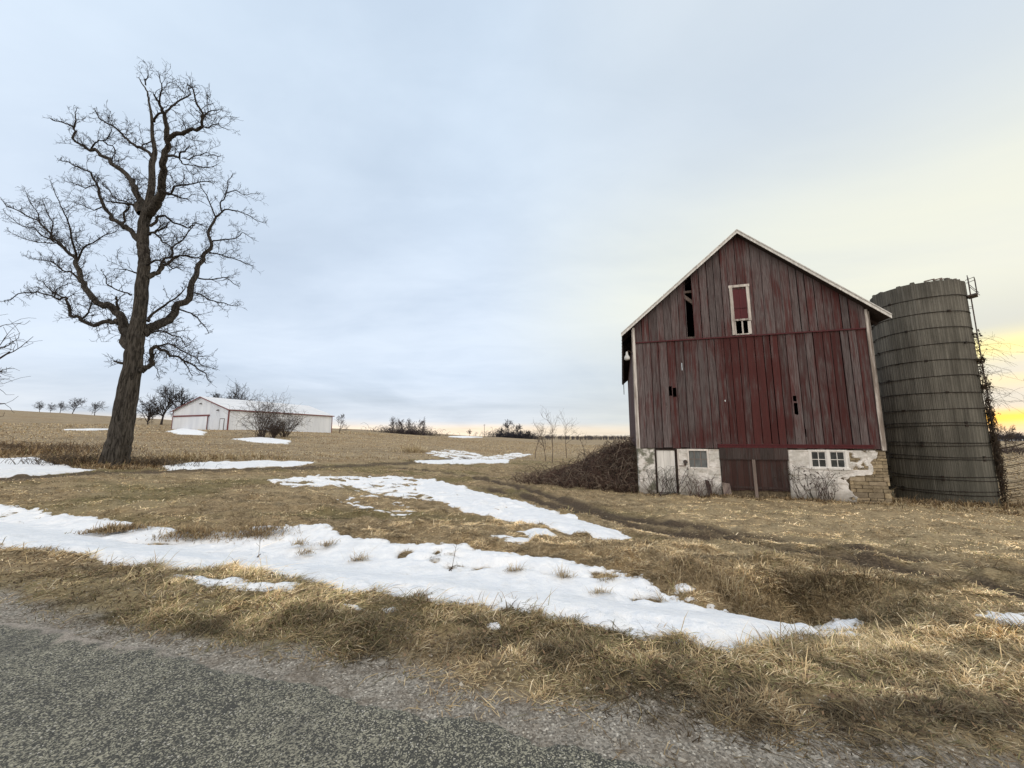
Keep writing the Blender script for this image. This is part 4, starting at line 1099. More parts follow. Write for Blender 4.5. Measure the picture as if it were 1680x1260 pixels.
tr = np.random.default_rng(12)
TB_ = G(190, 765); TY = TB_[1]
BR = [  # picture polyline, width in picture pixels at both ends, index of its parent
 ([(187, 768), (196, 722), (203, 685), (212, 631), (219, 589), (223, 553), (229, 510), (235, 450), (236, 423), (234, 389), (239, 354), (247, 320), (251, 266), (254, 246), (250, 223), (249, 194), (245, 170), (241, 150), (233, 137), (228, 128)], None, None),
 ([(239, 354), (247, 346), (259, 331), (264, 309), (269, 280), (271, 251), (274, 229), (273, 206), (270, 189), (266, 177), (257, 163), (252, 154)], (20, 3), 0),
 ([(274, 229), (286, 220), (303, 216), (323, 213), (331, 200), (333, 186), (323, 171), (319, 151), (308, 138)], (9, 2), 1),
 ([(331, 200), (343, 183), (352, 181), (363, 180)], (3, 1), 2),
 ([(323, 211), (342, 210), (358, 203), (372, 212)], (3, 1), 2),
 ([(270, 189), (286, 171), (303, 160), (309, 146), (316, 142)], (4, 1.5), 1),
 ([(253, 200), (258, 190), (266, 183)], (5, 4), 0),
 ([(262, 168), (266, 140), (262, 125)], (3, 1.2), 1),
 ([(239, 140), (242, 128), (243, 118)], (3, 1), 0),
 ([(231, 350), (229, 335), (226, 320), (217, 300), (200, 280), (183, 269), (163, 254), (146, 247), (130, 236), (123, 217), (117, 206), (100, 200), (83, 194)], (15, 2), 0),
 ([(121, 212), (124, 199), (123, 186), (126, 178)], (4, 1), 9),
 ([(149, 248), (157, 234), (169, 231), (179, 222), (182, 210)], (4, 1.5), 9),
 ([(169, 231), (185, 240), (188, 252), (184, 262)], (3, 1.5), 11),
 ([(249, 257), (231, 243), (209, 229), (194, 214), (177, 203), (163, 194), (157, 182)], (7, 2), 0),
 ([(232, 243), (240, 236), (249, 230)], (3, 2), 13),
 ([(228, 395), (214, 377), (200, 369), (183, 360), (171, 340), (164, 323), (160, 303), (149, 283), (129, 274), (114, 266), (97, 263)], (11, 1.5), 0),
 ([(200, 369), (203, 349), (211, 334), (197, 329), (180, 312), (168, 300)], (5, 1.5), 15),
 ([(228, 346), (215, 334), (200, 333), (186, 333), (174, 330)], (6, 2), 0),
 ([(160, 303), (140, 308), (120, 300), (105, 297)], (2.5, 1), 15),
 ([(171, 340), (155, 345), (138, 338), (122, 332)], (3, 1), 15),
 ([(246, 371), (257, 357), (271, 354), (286, 366), (306, 374), (317, 366), (331, 369), (340, 374)], (6, 1.5), 0),
 ([(246, 382), (258, 378), (269, 374), (276, 366)], (5, 2), 0),
 ([(268, 316), (286, 320), (300, 325), (310, 329)], (5, 1.5), 1),
 ([(266, 309), (281, 318), (286, 306), (303, 303), (326, 299), (349, 301)], (5, 1.5), 1),
 ([(274, 256), (294, 259), (303, 249), (310, 240)], (5, 1.5), 1),
 ([(294, 259), (300, 269), (317, 271), (343, 274), (355, 270)], (3, 1), 24),
 ([(300, 259), (318, 256), (340, 250), (358, 256)], (2.5, 1), 24),
 ([(228, 548), (238, 541), (256, 536), (277, 525), (286, 510), (304, 495), (314, 471), (323, 447), (333, 425), (337, 414), (347, 397), (344, 374), (354, 357), (366, 346), (386, 346), (409, 354), (434, 366)], (21, 1.5), 0),
 ([(354, 357), (347, 340), (340, 323), (330, 308), (326, 298)], (4, 1.3), 27),
 ([(364, 347), (361, 331), (371, 317), (374, 297), (382, 285)], (4, 1.3), 27),
 ([(371, 317), (388, 312), (404, 320), (420, 318)], (3, 1), 29),
 ([(347, 397), (369, 393), (386, 391), (397, 381), (414, 391)], (4, 1.3), 27),
 ([(341, 413), (360, 417), (380, 423), (400, 431), (414, 436)], (4, 1.3), 27),
 ([(325, 456), (350, 458), (371, 456), (392, 470)], (4, 1.3), 27),
 ([(313, 480), (341, 491), (368, 498), (392, 501)], (4, 1.3), 27),
 ([(292, 507), (317, 516), (332, 532), (342, 547)], (4, 1.3), 27),
 ([(243, 527), (256, 510), (277, 495), (295, 483), (304, 470)], (6, 1.5), 0),
 ([(240, 455), (252, 449), (262, 444), (268, 435), (286, 424), (300, 419), (315, 424)], (12, 2), 0),
 ([(262, 440), (268, 426), (283, 421), (283, 406), (300, 394), (314, 374), (320, 362)], (6, 1.5), 37),
 ([(243, 385), (254, 383), (266, 397), (281, 409)], (5, 2), 0),
 ([(283, 423), (309, 420), (326, 423), (337, 432)], (4, 1.5), 38),
 ([(240, 436), (256, 428), (270, 430), (284, 440), (298, 443)], (5, 1.5), 0),
 ([(214, 570), (208, 550), (202, 532), (190, 513), (169, 500), (151, 489), (137, 465), (130, 444), (125, 426), (114, 417), (97, 397), (83, 383), (66, 366), (43, 354), (14, 340), (4, 328)], (20, 1.5), 0),
 ([(126, 428), (117, 389), (109, 357), (97, 331), (83, 297)], (5, 1), 42),
 ([(129, 425), (149, 400), (166, 389), (183, 383), (205, 378)], (4, 1), 42),
 ([(106, 408), (82, 392), (57, 374), (29, 366), (8, 350)], (4, 1), 42),
 ([(130, 459), (115, 446), (90, 432), (62, 426), (40, 420)], (5, 1.2), 42),
 ([(97, 397), (70, 398), (40, 392), (14, 380)], (3, 1), 42),
 ([(90, 390), (88, 366), (76, 345), (70, 325)], (3, 1), 42),
 ([(66, 366), (62, 350), (48, 330), (40, 310)], (2.5, 1), 42),
 ([(197, 530), (193, 527), (175, 526), (154, 535), (133, 524), (115, 518), (113, 498), (107, 488), (84, 485), (60, 479), (30, 482), (6, 494)], (11, 1.5), 42),
 ([(133, 524), (145, 513), (150, 500), (155, 490)], (4, 2), 50),
 ([(105, 488), (84, 478), (70, 462), (60, 455)], (3, 1), 50),
 ([(90, 486), (100, 470), (115, 465), (128, 470)], (2.5, 1), 50),
 ([(216, 484), (211, 482), (193, 476), (175, 465), (170, 449)], (4, 1.5), 0),
 ([(226, 448), (219, 446), (205, 442), (188, 441)], (4, 1.3), 0),
 ([(196, 508), (192, 495), (191, 487)], (5, 4), 42),
 ([(231, 610), (238, 604), (250, 592), (249, 574), (256, 568), (274, 577), (280, 584), (301, 592), (320, 601), (338, 613), (342, 625)], (11, 1.3), 0),
 ([(255, 568), (280, 565), (301, 577), (326, 592), (350, 604)], (4, 1), 57),
 ([(240, 552), (247, 547), (271, 545), (295, 553), (304, 568)], (5, 1.2), 0),
 ([(301, 592), (310, 605), (315, 617)], (2.5, 1), 57),
 ([(256, 577), (254, 600), (262, 618)], (2.5, 1), 57),
 ([(203, 596), (195, 595), (187, 593)], (6, 3), 0),
]
TRUNK_W = [56, 48, 45, 41, 38, 36, 29, 27, 25, 26, 24, 17, 14, 11, 9, 7, 5, 4, 3, 2]
K = .80      # the lens widens things this far off axis
limb = Tubes(); twig = Tubes(); B3 = []; woody = []
def local(p): return np.asarray(p) - np.array([TB_[0], TB_[1], TB_[2]])
for bi, (pix, wd, par) in enumerate(BR):
    px = np.array(pix, float); seg = np.r_[0, np.cumsum(np.hypot(*np.diff(px, axis=0).T))]
    if par is None: off = np.interp(seg, [0, seg[-1] * .3, seg[-1]], [0, .1, .6]); rad = np.array(TRUNK_W)
    else:
        Pp, Pd, sg0 = B3[par]
        k = np.argmin(np.hypot(*(Pp - px[0]).T)); o0 = Pd[k]
        sg = tr.choice([-1, 1]); sl = tr.uniform(.25, .8) * sg
        off = o0 + sl * seg * (TY / F) * (1 - .25 * seg / max(seg[-1], 1)) + np.where(seg > 0, tr.normal(0, .05, len(seg)), 0)
        rad = np.linspace(wd[0] ** .7, wd[1] ** .7, len(px)) ** (1 / .7)
    B3.append((px, off, 0))
    P = np.array([at_depth(u, v, TY + o) for (u, v), o in zip(px, off)]); P = local(P)
    R_ = rad / 2 / F * TY * (K if par is not None else .62)
    if par is not None:
        mid = (P[1:] + P[:-1]) / 2; sl_ = np.linalg.norm(np.diff(P, axis=0), axis=1)[:, None]
        mid = mid + tr.normal(0, 1, mid.shape) * np.minimum(sl_ * .07, .09)
        Q_ = np.empty((2 * len(P) - 1, 3)); Q_[0::2] = P; Q_[1::2] = mid
        Pc = catmull(Q_, 2)
    else: Pc = catmull(P, 5)
    Rc = np.interp(np.linspace(0, 1, len(Pc)), np.linspace(0, 1, len(P)), R_)
    amp = np.minimum(.03, Rc * .2 + .006); amp[0] = 0
    Pc = Pc + tr.normal(0, 1, Pc.shape) * amp[:, None] * (.45 if par is None else 1)
    if par is None:
        Pc[:, 2] += 0
        n_ = 52; zdown = np.array([[Pc[0, 0] - .05, Pc[0, 1], Pc[0, 2] - .5]]); Pc = np.vstack([zdown, Pc]); Rc = np.r_[Rc[0] * 1.15, Rc]
        Rc = Rc * np.r_[1.22, 1.15, 1.06, np.ones(len(Rc) - 3)]
        Pf = catmull(Pc, 4); Rf = np.interp(np.linspace(0, 1, len(Pf)), np.linspace(0, 1, len(Pc)), Rc)
        V, Fq = tube_arrays(Pf, Rf, n_)
        V = V.reshape(len(Pf), n_, 3); ctr = Pf[:, None, :]
        a = np.arange(n_) / n_ * 2 * np.pi; zz = Pf[:, 2][:, None]
        rid = 1 + .035 * np.sin(a * 7 + zz * .25 + np.sin(zz * .8)) + .035 * np.sin(a * 16 - zz * .35 + 1.5 * np.sin(zz * 1.3)) + .05 * (fbm(a[None, :] * 7 + 0 * zz, zz * 2.2, 8, 3) - .5) + .10 * (fbm(a[None, :] * 3 + 0 * zz, zz * 1.1, 5, 3) - .5) + .12 * np.exp(-np.maximum(zz, 0) / .5) * np.sin(a * 5 + 1)
        V = ctr + (V - ctr) * rid[:, :, None]
        limb.V.append(V.reshape(-1, 3)); limb.F.append(Fq + limb.n); limb.n += len(V.reshape(-1, 3)); limb.C.append(np.zeros((len(V.reshape(-1, 3)), 3), np.float32))
    else:
        t_ = np.clip((Rc - .03) / .1, 0, 1)
        V, Fq = tube_arrays(Pc, np.maximum(Rc, .011), 10 if Rc[0] > .08 else 7)
        nn = 10 if Rc[0] > .08 else 7
        limb.V.append(V); limb.F.append(Fq + limb.n); limb.n += len(V); limb.C.append(np.repeat(np.stack([1 - t_, t_ * 0, t_ * 0], 1), nn, 0).astype(np.float32))
    woody.append((Pc, Rc, par))

def grow(p, d, L, r0, lev, maxlev):
    m = 6 if lev < maxlev else 4
    pts = [p]; q = p.copy(); dd_ = d.copy()
    for k in range(m - 1):
        dd_ = dd_ + tr.normal(0, .27, 3); dd_[2] += .05; dd_ /= np.linalg.norm(dd_)
        q = q + dd_ * L / (m - 1); pts.append(q)
    pts = np.array(pts); rr = np.linspace(r0, max(r0 * .45, .0062), m)
    br = tr.uniform(.7, 1.2)
    twig.add(pts, rr, 3, (.034 * br, .028 * br, .025 * br))
    if lev >= maxlev: return
    nch = max(2, int(L * (5.0 if lev == 0 else 6.5)))
    for c in range(nch):
        f = tr.uniform(.2, 1); k = min(int(f * (m - 1)), m - 2); b_ = pts[k] + (pts[k + 1] - pts[k]) * (f * (m - 1) - k)
        t_ = pts[k + 1] - pts[k]; t_ /= np.linalg.norm(t_)
        s_ = np.cross(t_, tr.normal(0, 1, 3)); s_ /= np.linalg.norm(s_)
        an = tr.uniform(.5, 1.1); nd = t_ * math.cos(an) + s_ * math.sin(an)
        grow(b_, nd, L * tr.uniform(.3, .6), max(r0 * .6, .0065), lev + 1, maxlev)
for bi, (Pc, Rc, par) in enumerate(woody):
    seg = np.r_[0, np.cumsum(np.linalg.norm(np.diff(Pc, axis=0), axis=1))]; Lt = seg[-1]
    if par is None:
        s = Lt * .55; step = .9
    else: s = min(.2 * Lt, .5); step = .17
    while s < Lt:
        k = np.searchsorted(seg, s) - 1; k = int(np.clip(k, 0, len(Pc) - 2)); p = Pc[k] + (Pc[k + 1] - Pc[k]) * ((s - seg[k]) / max(seg[k + 1] - seg[k], 1e-6))
        t_ = Pc[k + 1] - Pc[k]; t_ /= np.linalg.norm(t_) + 1e-9
        s_ = np.cross(t_, tr.normal(0, 1, 3)); s_ /= np.linalg.norm(s_) + 1e-9
        if s_[2] < 0 and tr.random() < .45: s_ = -s_
        an = tr.uniform(.6, 1.2); nd = t_ * math.cos(an) + s_ * math.sin(an)
        grow(p, nd, tr.uniform(.35, 1.2) * (1 if s < .75 * Lt else .6), min(.019, max(.009, Rc[k] * .5)), 0, 2)
        s += step * tr.uniform(.6, 1.5)
    for q in range(3 if par is not None else 4):
        t_ = Pc[-1] - Pc[-3]; t_ /= np.linalg.norm(t_); nd = t_ + tr.normal(0, .5, 3); nd /= np.linalg.norm(nd)
        grow(Pc[-1], nd, tr.uniform(.15, .35), .010, 0, 1)
big = empty('bare_tree', tuple(TB_), 0, label='tall gnarled bare tree with a thick leaning trunk beside the farm lane', cat='tree')
add('trunk', limb.mesh('big_trunk'), M_bark, big)
add('crown', twig.mesh('big_crown'), M_twig, big)
print('big tree twigs', twig.n)

# ---- generic bare trees and shrubs
def gen_tree(seed, H, spread=.45, trunk_r=None, first=.25, nb=9, lv=3, mul=False, tone=(.05, .04, .036), rmin=.012, droop=0.):
    r = np.random.default_rng(seed); tk = Tubes(); cw = Tubes()
    tr_ = trunk_r or H * .022
    def path(p, d, L, m, wig, up):
        pts = [p]; q = p.copy(); d = d / np.linalg.norm(d)
        for k in range(m - 1):
            d = d + r.normal(0, wig, 3); d[2] += up; d /= np.linalg.norm(d); q = q + d * L / (m - 1); pts.append(q)
        return np.array(pts)
    def rec(pts, rr, lev):
        if lev > lv: return
        seg = np.linalg.norm(np.diff(pts, axis=0), axis=1).sum()
        n = nb if lev == 1 else (6 if lev == 2 else 5)
        for c in range(n):
            f = r.uniform(first if lev == 1 else .25, 1); k = min(int(f * (len(pts) - 1)), len(pts) - 2); b_ = pts[k] + (pts[k + 1] - pts[k]) * (f * (len(pts) - 1) - k)
            t_ = pts[k + 1] - pts[k]; t_ /= np.linalg.norm(t_); s_ = np.cross(t_, r.normal(0, 1, 3)); s_ /= np.linalg.norm(s_)
            an = r.uniform(.5, 1.1) if lev == 1 else r.uniform(.4, 1.0); nd = t_ * math.cos(an) + s_ * math.sin(an)
            L = (H * spread * (1.15 - .5 * f) if lev == 1 else seg * r.uniform(.35, .65)) * r.uniform(.75, 1.2)
            m = 7 if lev == 1 else 5
            pp = path(b_, nd, L, m, .2 + .06 * lev, (.10 if lev == 1 else .05) - droop); r0 = max(rmin, rr * (.55 if lev == 1 else .5) * (1.1 - .5 * f))
            br = r.uniform(.8, 1.2); (tk if lev == 1 and not mul else cw).add(pp, np.linspace(r0, max(r0 * .4, rmin * .7), m), 5 if lev == 1 else 3, tuple(q * br for q in tone))
            rec(pp, r0, lev + 1)
    if mul:
        for c in range(nb + 8):
            a = r.uniform(0, 6.28); nd = np.array([math.cos(a) * spread, math.sin(a) * spread, 1]); L = H * r.uniform(.6, 1.05)
            p0_ = np.array([r.normal(0, H * .06), r.normal(0, H * .06), -.1])
            pp = path(p0_, nd, L, 7, .10, .02); br = r.uniform(.8, 1.2)
            tk.add(pp, np.linspace(tr_, rmin, 7), 4, tuple(q * br for q in tone)); rec(pp, tr_ * .6, 2)
    else:
        pp = path(np.array([0, 0, -.3]), np.array([r.normal(0, .06), r.normal(0, .06), 1.]), H * .86, 9, .07, .03)
        tk.add(pp, np.linspace(tr_, tr_ * .18, 9) * np.r_[1.25, np.ones(8)], 8, tone)
        rec(pp, tr_, 1)
    return tk.mesh('trunk'), (cw.mesh('crown') if cw.V else None)

def place_tree(name, loc, meshes, label, group=None, cat='tree', scale=1.0, rz=0, trunk='trunk', crown='crown', mat=None):
    t = empty(name, tuple(loc), rz, label=label, cat=cat, group=group); t.scale = (scale,) * 3
    add(trunk, meshes[0], mat or M_twig, t)
    if meshes[1]: add(crown, meshes[1], mat or M_twig, t)
    return t
def at_y(u, y):
    """a spot on the terrain in the direction of picture column u, at depth y"""
    x = (u - 840) / F * y * (math.cos(PT)); return np.array([x, y, float(h(x, y))])
def hpx(px, y): return px / F * y

# tree at the left border: trunk outside the picture, boughs reaching in
TL = at_y(-165, 13)
place_tree('bare_tree', TL, gen_tree(61, 6.3, .50, .16, .12, 15, 3, tone=(.055, .045, .04), rmin=.008), 'bare tree at the left border of which only the thin reaching branches show')
# hill trees on the left skyline
hill = [gen_tree(70 + k, 9, .58, .24, .25, 16, 3, tone=(.052, .045, .045), rmin=.045) for k in range(5)]
for k, (u, v, px, lab) in enumerate([(58, 672, 14, 'smallest and leftmost round-topped bare tree on the left skyline'), (76, 672, 15, 'low bushy bare tree, second from the left on the left skyline'), (92, 672, 16, 'bare tree just left of the widest crown on the left skyline'), (113, 673, 20, 'widest bare tree on the left skyline, in the middle of the row'), (150, 676, 20, 'lone flat-topped bare tree on the skyline nearest the big trunk')]):
    p = at_y(u, 205)
    place_tree('hill_tree', p, hill[k], lab, 'bare trees along the left skyline', scale=hpx(px, 205) / 9 * (1.1, .85, 1.0, 1.15, 1.0)[k], rz=k * 1.3)
# grove behind the shed
for k, (u, vt, y, lab, sd, sp) in enumerate([(262, 634, 108, 'tall dark bare tree rising left of the white shed', 81, .5), (290, 640, 112, 'bare tree directly behind the red-trimmed shed gable', 82, .5), (240, 655, 100, 'low dense bare tree at the left end of the grove by the shed', 83, .6), (388, 636, 122, 'broad bare tree crown showing above the long shed roof', 84, .6), (355, 640, 125, 'slight bare tree showing above the front of the shed roof', 85, .4)]):
    p = at_y(u, y); top = at_depth(u, vt, y)[2]; Ht = top - p[2]
    Ht *= .88; place_tree('bare_tree', p, gen_tree(sd, Ht, sp * 1.1, Ht * .03, .15, 22, 3, tone=(.040, .034, .033), rmin=.034), lab, 'bare trees behind the shed')
p = at_y(556, 98); place_tree('bare_tree', p, gen_tree(87, 5, .35, .09, .1, 12, 3, tone=(.075, .055, .05), rmin=.018), 'small reddish bare tree at the far right end of the white shed')
# dark shrubs in front of the shed
for k, (u, v, vt, sp, lab, sd) in enumerate([(428, 718, 655, .55, 'large dark leafless shrub in front of the long side of the shed', 91), (468, 717, 672, .6, 'smaller leafless shrub right beside the large dark shrub', 92), (447, 719, 690, .5, 'lowest tangle of stems between the two shed shrubs', 93)]):
    p = G(u, v); Hs = at_depth(u, vt, p[1])[2] - p[2]
    place_tree('shrub', p, gen_tree(sd, Hs * .93, sp, .05, .1, 19, 3, True, tone=(.075, .058, .05), rmin=.013), lab, 'leafless shrubs by the shed', cat='shrub', trunk='stems', crown='twigs')
# thicket on the crest
th = [gen_tree(100 + k, 7, .42, .15, .15, 16, 3, tone=(.075, .058, .06), rmin=.03) for k in range(3)]
names_ = ['leftmost slim tree of the thicket on the middle skyline', 'second slim tree from the left in the skyline thicket', 'third slim tree from the left in the skyline thicket', 'slim tree at the centre of the skyline thicket', 'slim tree just right of the centre of the skyline thicket', 'second slim tree from the right in the skyline thicket', 'rightmost slim tree of the thicket on the middle skyline']
for k in range(7):
    p = at_y(644 + k * 8.5, 150 + 4 * math.sin(k * 2)); place_tree('thicket_tree', p, th[k % 3], names_[k], 'slim trees in the skyline thicket', scale=(1.0, .95, .85, .95, .8, 1.0, .75)[k] * .82, rz=k)
def brush(name, cx, cy, sx, sy, n, L, label, tone, seed, rad=.02, rmin=.01, arch=1.0, loc=None):
    r = np.random.default_rng(seed); tb = Tubes()
    for k in range(n):
        x = cx + r.normal(0, sx); y = cy + r.normal(0, sy); a = r.uniform(0, 6.28); l = L * r.lognormal(0, .35); m = 6
        s_ = np.linspace(0, 1, m); hgt = np.sin(s_ * 2.2 * arch) * .55 * l; out = s_ * l * .7
        pts = np.stack([x + np.cos(a) * out + r.normal(0, .03 * L, m), y + np.sin(a) * out + r.normal(0, .03 * L, m), 0 * s_], 1)
        pts[:, 2] = h(pts[:, 0], pts[:, 1]) * .6 + float(h(x, y)) * .4 + hgt + .02
        b_ = r.uniform(.6, 1.4); tb.add(pts, np.linspace(rad, rmin, m), 3, tuple(q * b_ for q in tone))
    return add(name, tb.mesh(name), M_twig, kind='stuff', label=label, cat='brush')
for (u, v, sx, sy, n, L, tn_, lab_) in [(125, 764, 1.6, .5, 420, .75, (.085, .065, .048), 'dark tangled dry brush left of the foot of the big tree'), (262, 766, 1.1, .35, 260, .6, (.10, .076, .055), 'dark tangled dry brush right of the foot of the big tree'), (45, 742, 3.5, 1.2, 420, 1.0, (.10, .075, .06), 'scrubby dry brush at the left edge of the field behind the left snow patch')]:
    p = G(u, v); brush('brush', p[0], p[1], sx, sy, n, L, lab_, tn_, int(u), .010, .005)
p = at_y(668, 148); brush('undergrowth', p[0], p[1], 6, 2.5, 700, 2.6, 'low dark undergrowth beneath the skyline thicket', (.05, .04, .045), 5, .05, .03)
# farm trees in the middle distance
for k, (u, vt, y, lab, sd, sp) in enumerate([(833, 692, 235, 'spreading bare tree at the centre of the far farm grove', 111, .55), (851, 700, 240, 'bare tree on the right side of the far farm grove', 112, .5), (819, 702, 240, 'lower bare tree on the left side of the far farm grove', 113, .5), (868, 706, 225, 'small bare tree at the right end of the far farm grove', 114, .5)]):
    p = at_y(u, y); Ht = at_depth(u, vt, y)[2] - p[2]
    place_tree('bare_tree', p, gen_tree(sd, Ht, sp, Ht * .03, .15, 14, 3, tone=(.045, .042, .05), rmin=.06), lab, 'bare trees of the far farm grove')
p = at_y(845, 232); brush('undergrowth', p[0], p[1], 8, 4, 900, 4.2, 'dark hedge-like undergrowth around the far farm grove', (.042, .04, .05), 6, .08, .05)
p = at_y(770, 200); place_tree('bare_tree', p, gen_tree(116, 3.6, .45, .1, .2, 10, 3, tone=(.09, .07, .065), rmin=.03), 'tiny lone bare tree on the skyline left of the utility pole')
pole = empty('utility_pole', tuple(at_y(794.5, 210)), 0, label='thin far utility pole standing alone on the skyline', cat='utility pole')
mb = MB(); mb.tint(.4, .2, .1); mb.lathe([(.14, -.5), (.13, 3), (.09, 7.0)], 8); mb.build('pole', M_greywood, pole, True)
mb = MB(); mb.tint(.4, .2, .1); mb.box(-.7, .7, -.13, -.09, 6.4, 6.52); mb.build('crossarm', M_greywood, pole)
# saplings by the bank
SAP = [(878, 752, 690, 'leftmost thin sapling in front of the brush mound', 121), (896, 757, 676, 'second thin sapling from the left by the brush mound', 122), (906, 760, 668, 'tallest thin sapling by the brush mound', 123), (930, 752, 672, 'fork-topped sapling nearest the barn side of the brush mound', 124), (960, 745, 700, 'short faint sapling on top of the brush mound', 125)]
for u, v, vt, lab, sd in SAP:
    p = G(u, v); Ht = at_depth(u, vt, p[1])[2] - p[2]
    place_tree('sapling', p, gen_tree(sd, Ht, .36, .042, .28, 9, 2, tone=(.12, .09, .075), rmin=.009), lab, 'thin saplings by the brush mound', cat='sapling')
# brush on the bank
def bank_pt(bx, by): return (O[0] + AX[0] * bx + NX[0] * by, O[1] + AX[1] * bx + NX[1] * by)
tbx = Tubes(); r = np.random.default_rng(77)
for k in range(3300):
    bx = -abs(r.beta(1.0, 2.1)) * 6.6 - .03; by = r.uniform(.3, 6.5) if r.random() < .75 else r.uniform(.1, 2.2)
    x, y = bank_pt(bx, by); l = min(r.lognormal(-.25, .45) * .85, 1.35); a = r.uniform(0, 6.28); m = 6; s_ = np.linspace(0, 1, m)
    tall_ = .6 if r.random() < .8 else 1.1
    out = s_ * l * .75; pts = np.stack([x + np.cos(a) * out, y + np.sin(a) * out, 0 * s_], 1) + r.normal(0, .035, (m, 3))
    zt = h(pts[:, 0], pts[:, 1], False); pts[:, 2] += zt * .5 + zt[0] * .5 + np.sin(s_ * r.uniform(1.6, 2.8)) * tall_ * .6 * l
    if (((pts[:, 0] - O[0]) * AX[0] + (pts[:, 1] - O[1]) * AX[1]) > -.02).any(): pts[:, 0] -= .35; pts[:, 1] += .1
    w_ = r.random(); tone = (.120, .078, .060) if w_ < .55 else ((.055, .040, .034) if w_ < .78 else (.26, .205, .155))
    b_ = r.uniform(.7, 1.3); tbx.add(pts, np.linspace(.016, .006, m), 3, tuple(q * b_ for q in tone))
add('brush', tbx.mesh('brush'), M_twig, kind='stuff', label='dark reddish tangle of brambles and cut brush on the earth bank left of the barn', cat='brush')

# brambles against the whitewashed wall
def bramble(name, a0, a1, n, zmax, label, seed, leaves=0, tone=(.07, .055, .045)):
    r = np.random.default_rng(seed); tb = Tubes()
    c = L2W((a0 + a1) / 2, -.35, 0); gzc = gz(c)
    for k in range(n):
        a = r.uniform(a0, a1); m = 9; s_ = np.linspace(0, 1, m); l = zmax * r.uniform(.45, 1.05); dr = r.normal(0, .55)
        lx = a + dr * l * s_ + (.25 * l * np.sin(s_ * 3.1) * r.choice([-1, 1])); ly = -.35 + .22 * s_ * r.uniform(-.3, 1) + r.normal(0, .1) ; lz = l * np.sin(s_ * r.uniform(1.2, 2.6))
        W = np.array([L2W(p_, min(q_, -.08), 0) for p_, q_ in zip(lx, np.broadcast_to(ly, lx.shape))]); W[:, 2] = gzc + lz - .05
        W += r.normal(0, .015, W.shape)
        tb.add(W - np.array([c[0], c[1], gzc]), np.linspace(.010, .004, m), 3, tuple(q * r.uniform(.7, 1.3) for q in tone))
        for t2 in range(3):
            k2 = r.integers(3, m); e_ = W[k2] + np.array([r.normal(0, .12), r.normal(0, .03), r.uniform(.0, .22)])
            tb.add(np.linspace(W[k2], e_, 3) - np.array([c[0], c[1], gzc]), [.005, .004, .003], 3, tone)
            if leaves and r.random() < leaves:
                u1 = r.normal(0, 1, (2, 3)); u1 /= np.linalg.norm(u1, axis=1)[:, None]; q = e_ - np.array([c[0], c[1], gzc]); s2 = r.uniform(.03, .06)
                tb.quads([[q - u1[0] * s2, q - u1[1] * s2 * .7, q + u1[0] * s2, q + u1[1] * s2 * .7]], (.045, .028, .02))
    return add(name, tb.mesh(name), M_twig, label=label, cat='bush', loc=(c[0], c[1], gzc))
bramble('bramble', .5, 1.7, 46, 1.25, 'grey leafless bramble arching in front of the small white door', 31)
bramble('bramble', 1.9, 3.2, 34, .95, 'thin leafless bramble under the sheeted window', 32, tone=(.09, .065, .055))
bramble('bush', 6.0, 7.3, 34, 1.35, 'low bush with a few dead leaves growing under the twin-sash window', 33, .8, tone=(.055, .04, .03))

# ================================================================== SHED
M_shed = material('white_metal_siding', lambda N, b: (N.mix(N.rng(N.noise(N.mapping(N.obj(), (.8, .8, .15)), 1, 4), .3, .7), (.60, .645, .72), (.71, .755, .82)), (N.new('ShaderNodeTexWave', wave_type='BANDS', bands_direction='X').outputs['Fac'], .0, 0)), .5, .35)
M_shedroof = material('pale_metal_roof', lambda N, b: N.mix(N.rng(N.noise(N.mapping(N.obj(), (.3, 2, 1)), 1, 4), .3, .7), (.66, .68, .71), (.78, .79, .81)), .45, .4)
M_shedtrim = material('maroon_metal_trim', lambda N, b: (.15, .040, .045), .5, .3)
NR = np.array([(376 - 840) / F * 72, 72.]); FR = np.array([(546 - 840) / F * 95, 95.])
ex = (FR - NR); SLEN = np.linalg.norm(ex); ex /= SLEN; wx = np.array([-ex[1], ex[0]])     # wx: across, to the left
SWID = 17.0; zs0 = min(float(h(*NR)), float(h(*(NR + wx * SWID))), ) - .1
zs1 = float(h(*FR))
shed = empty('shed', (NR[0], NR[1], float(h(*NR)) - .05), math.atan2(ex[1], ex[0]), label='long white metal shed with dark red trim across the stubble field', cat='shed')
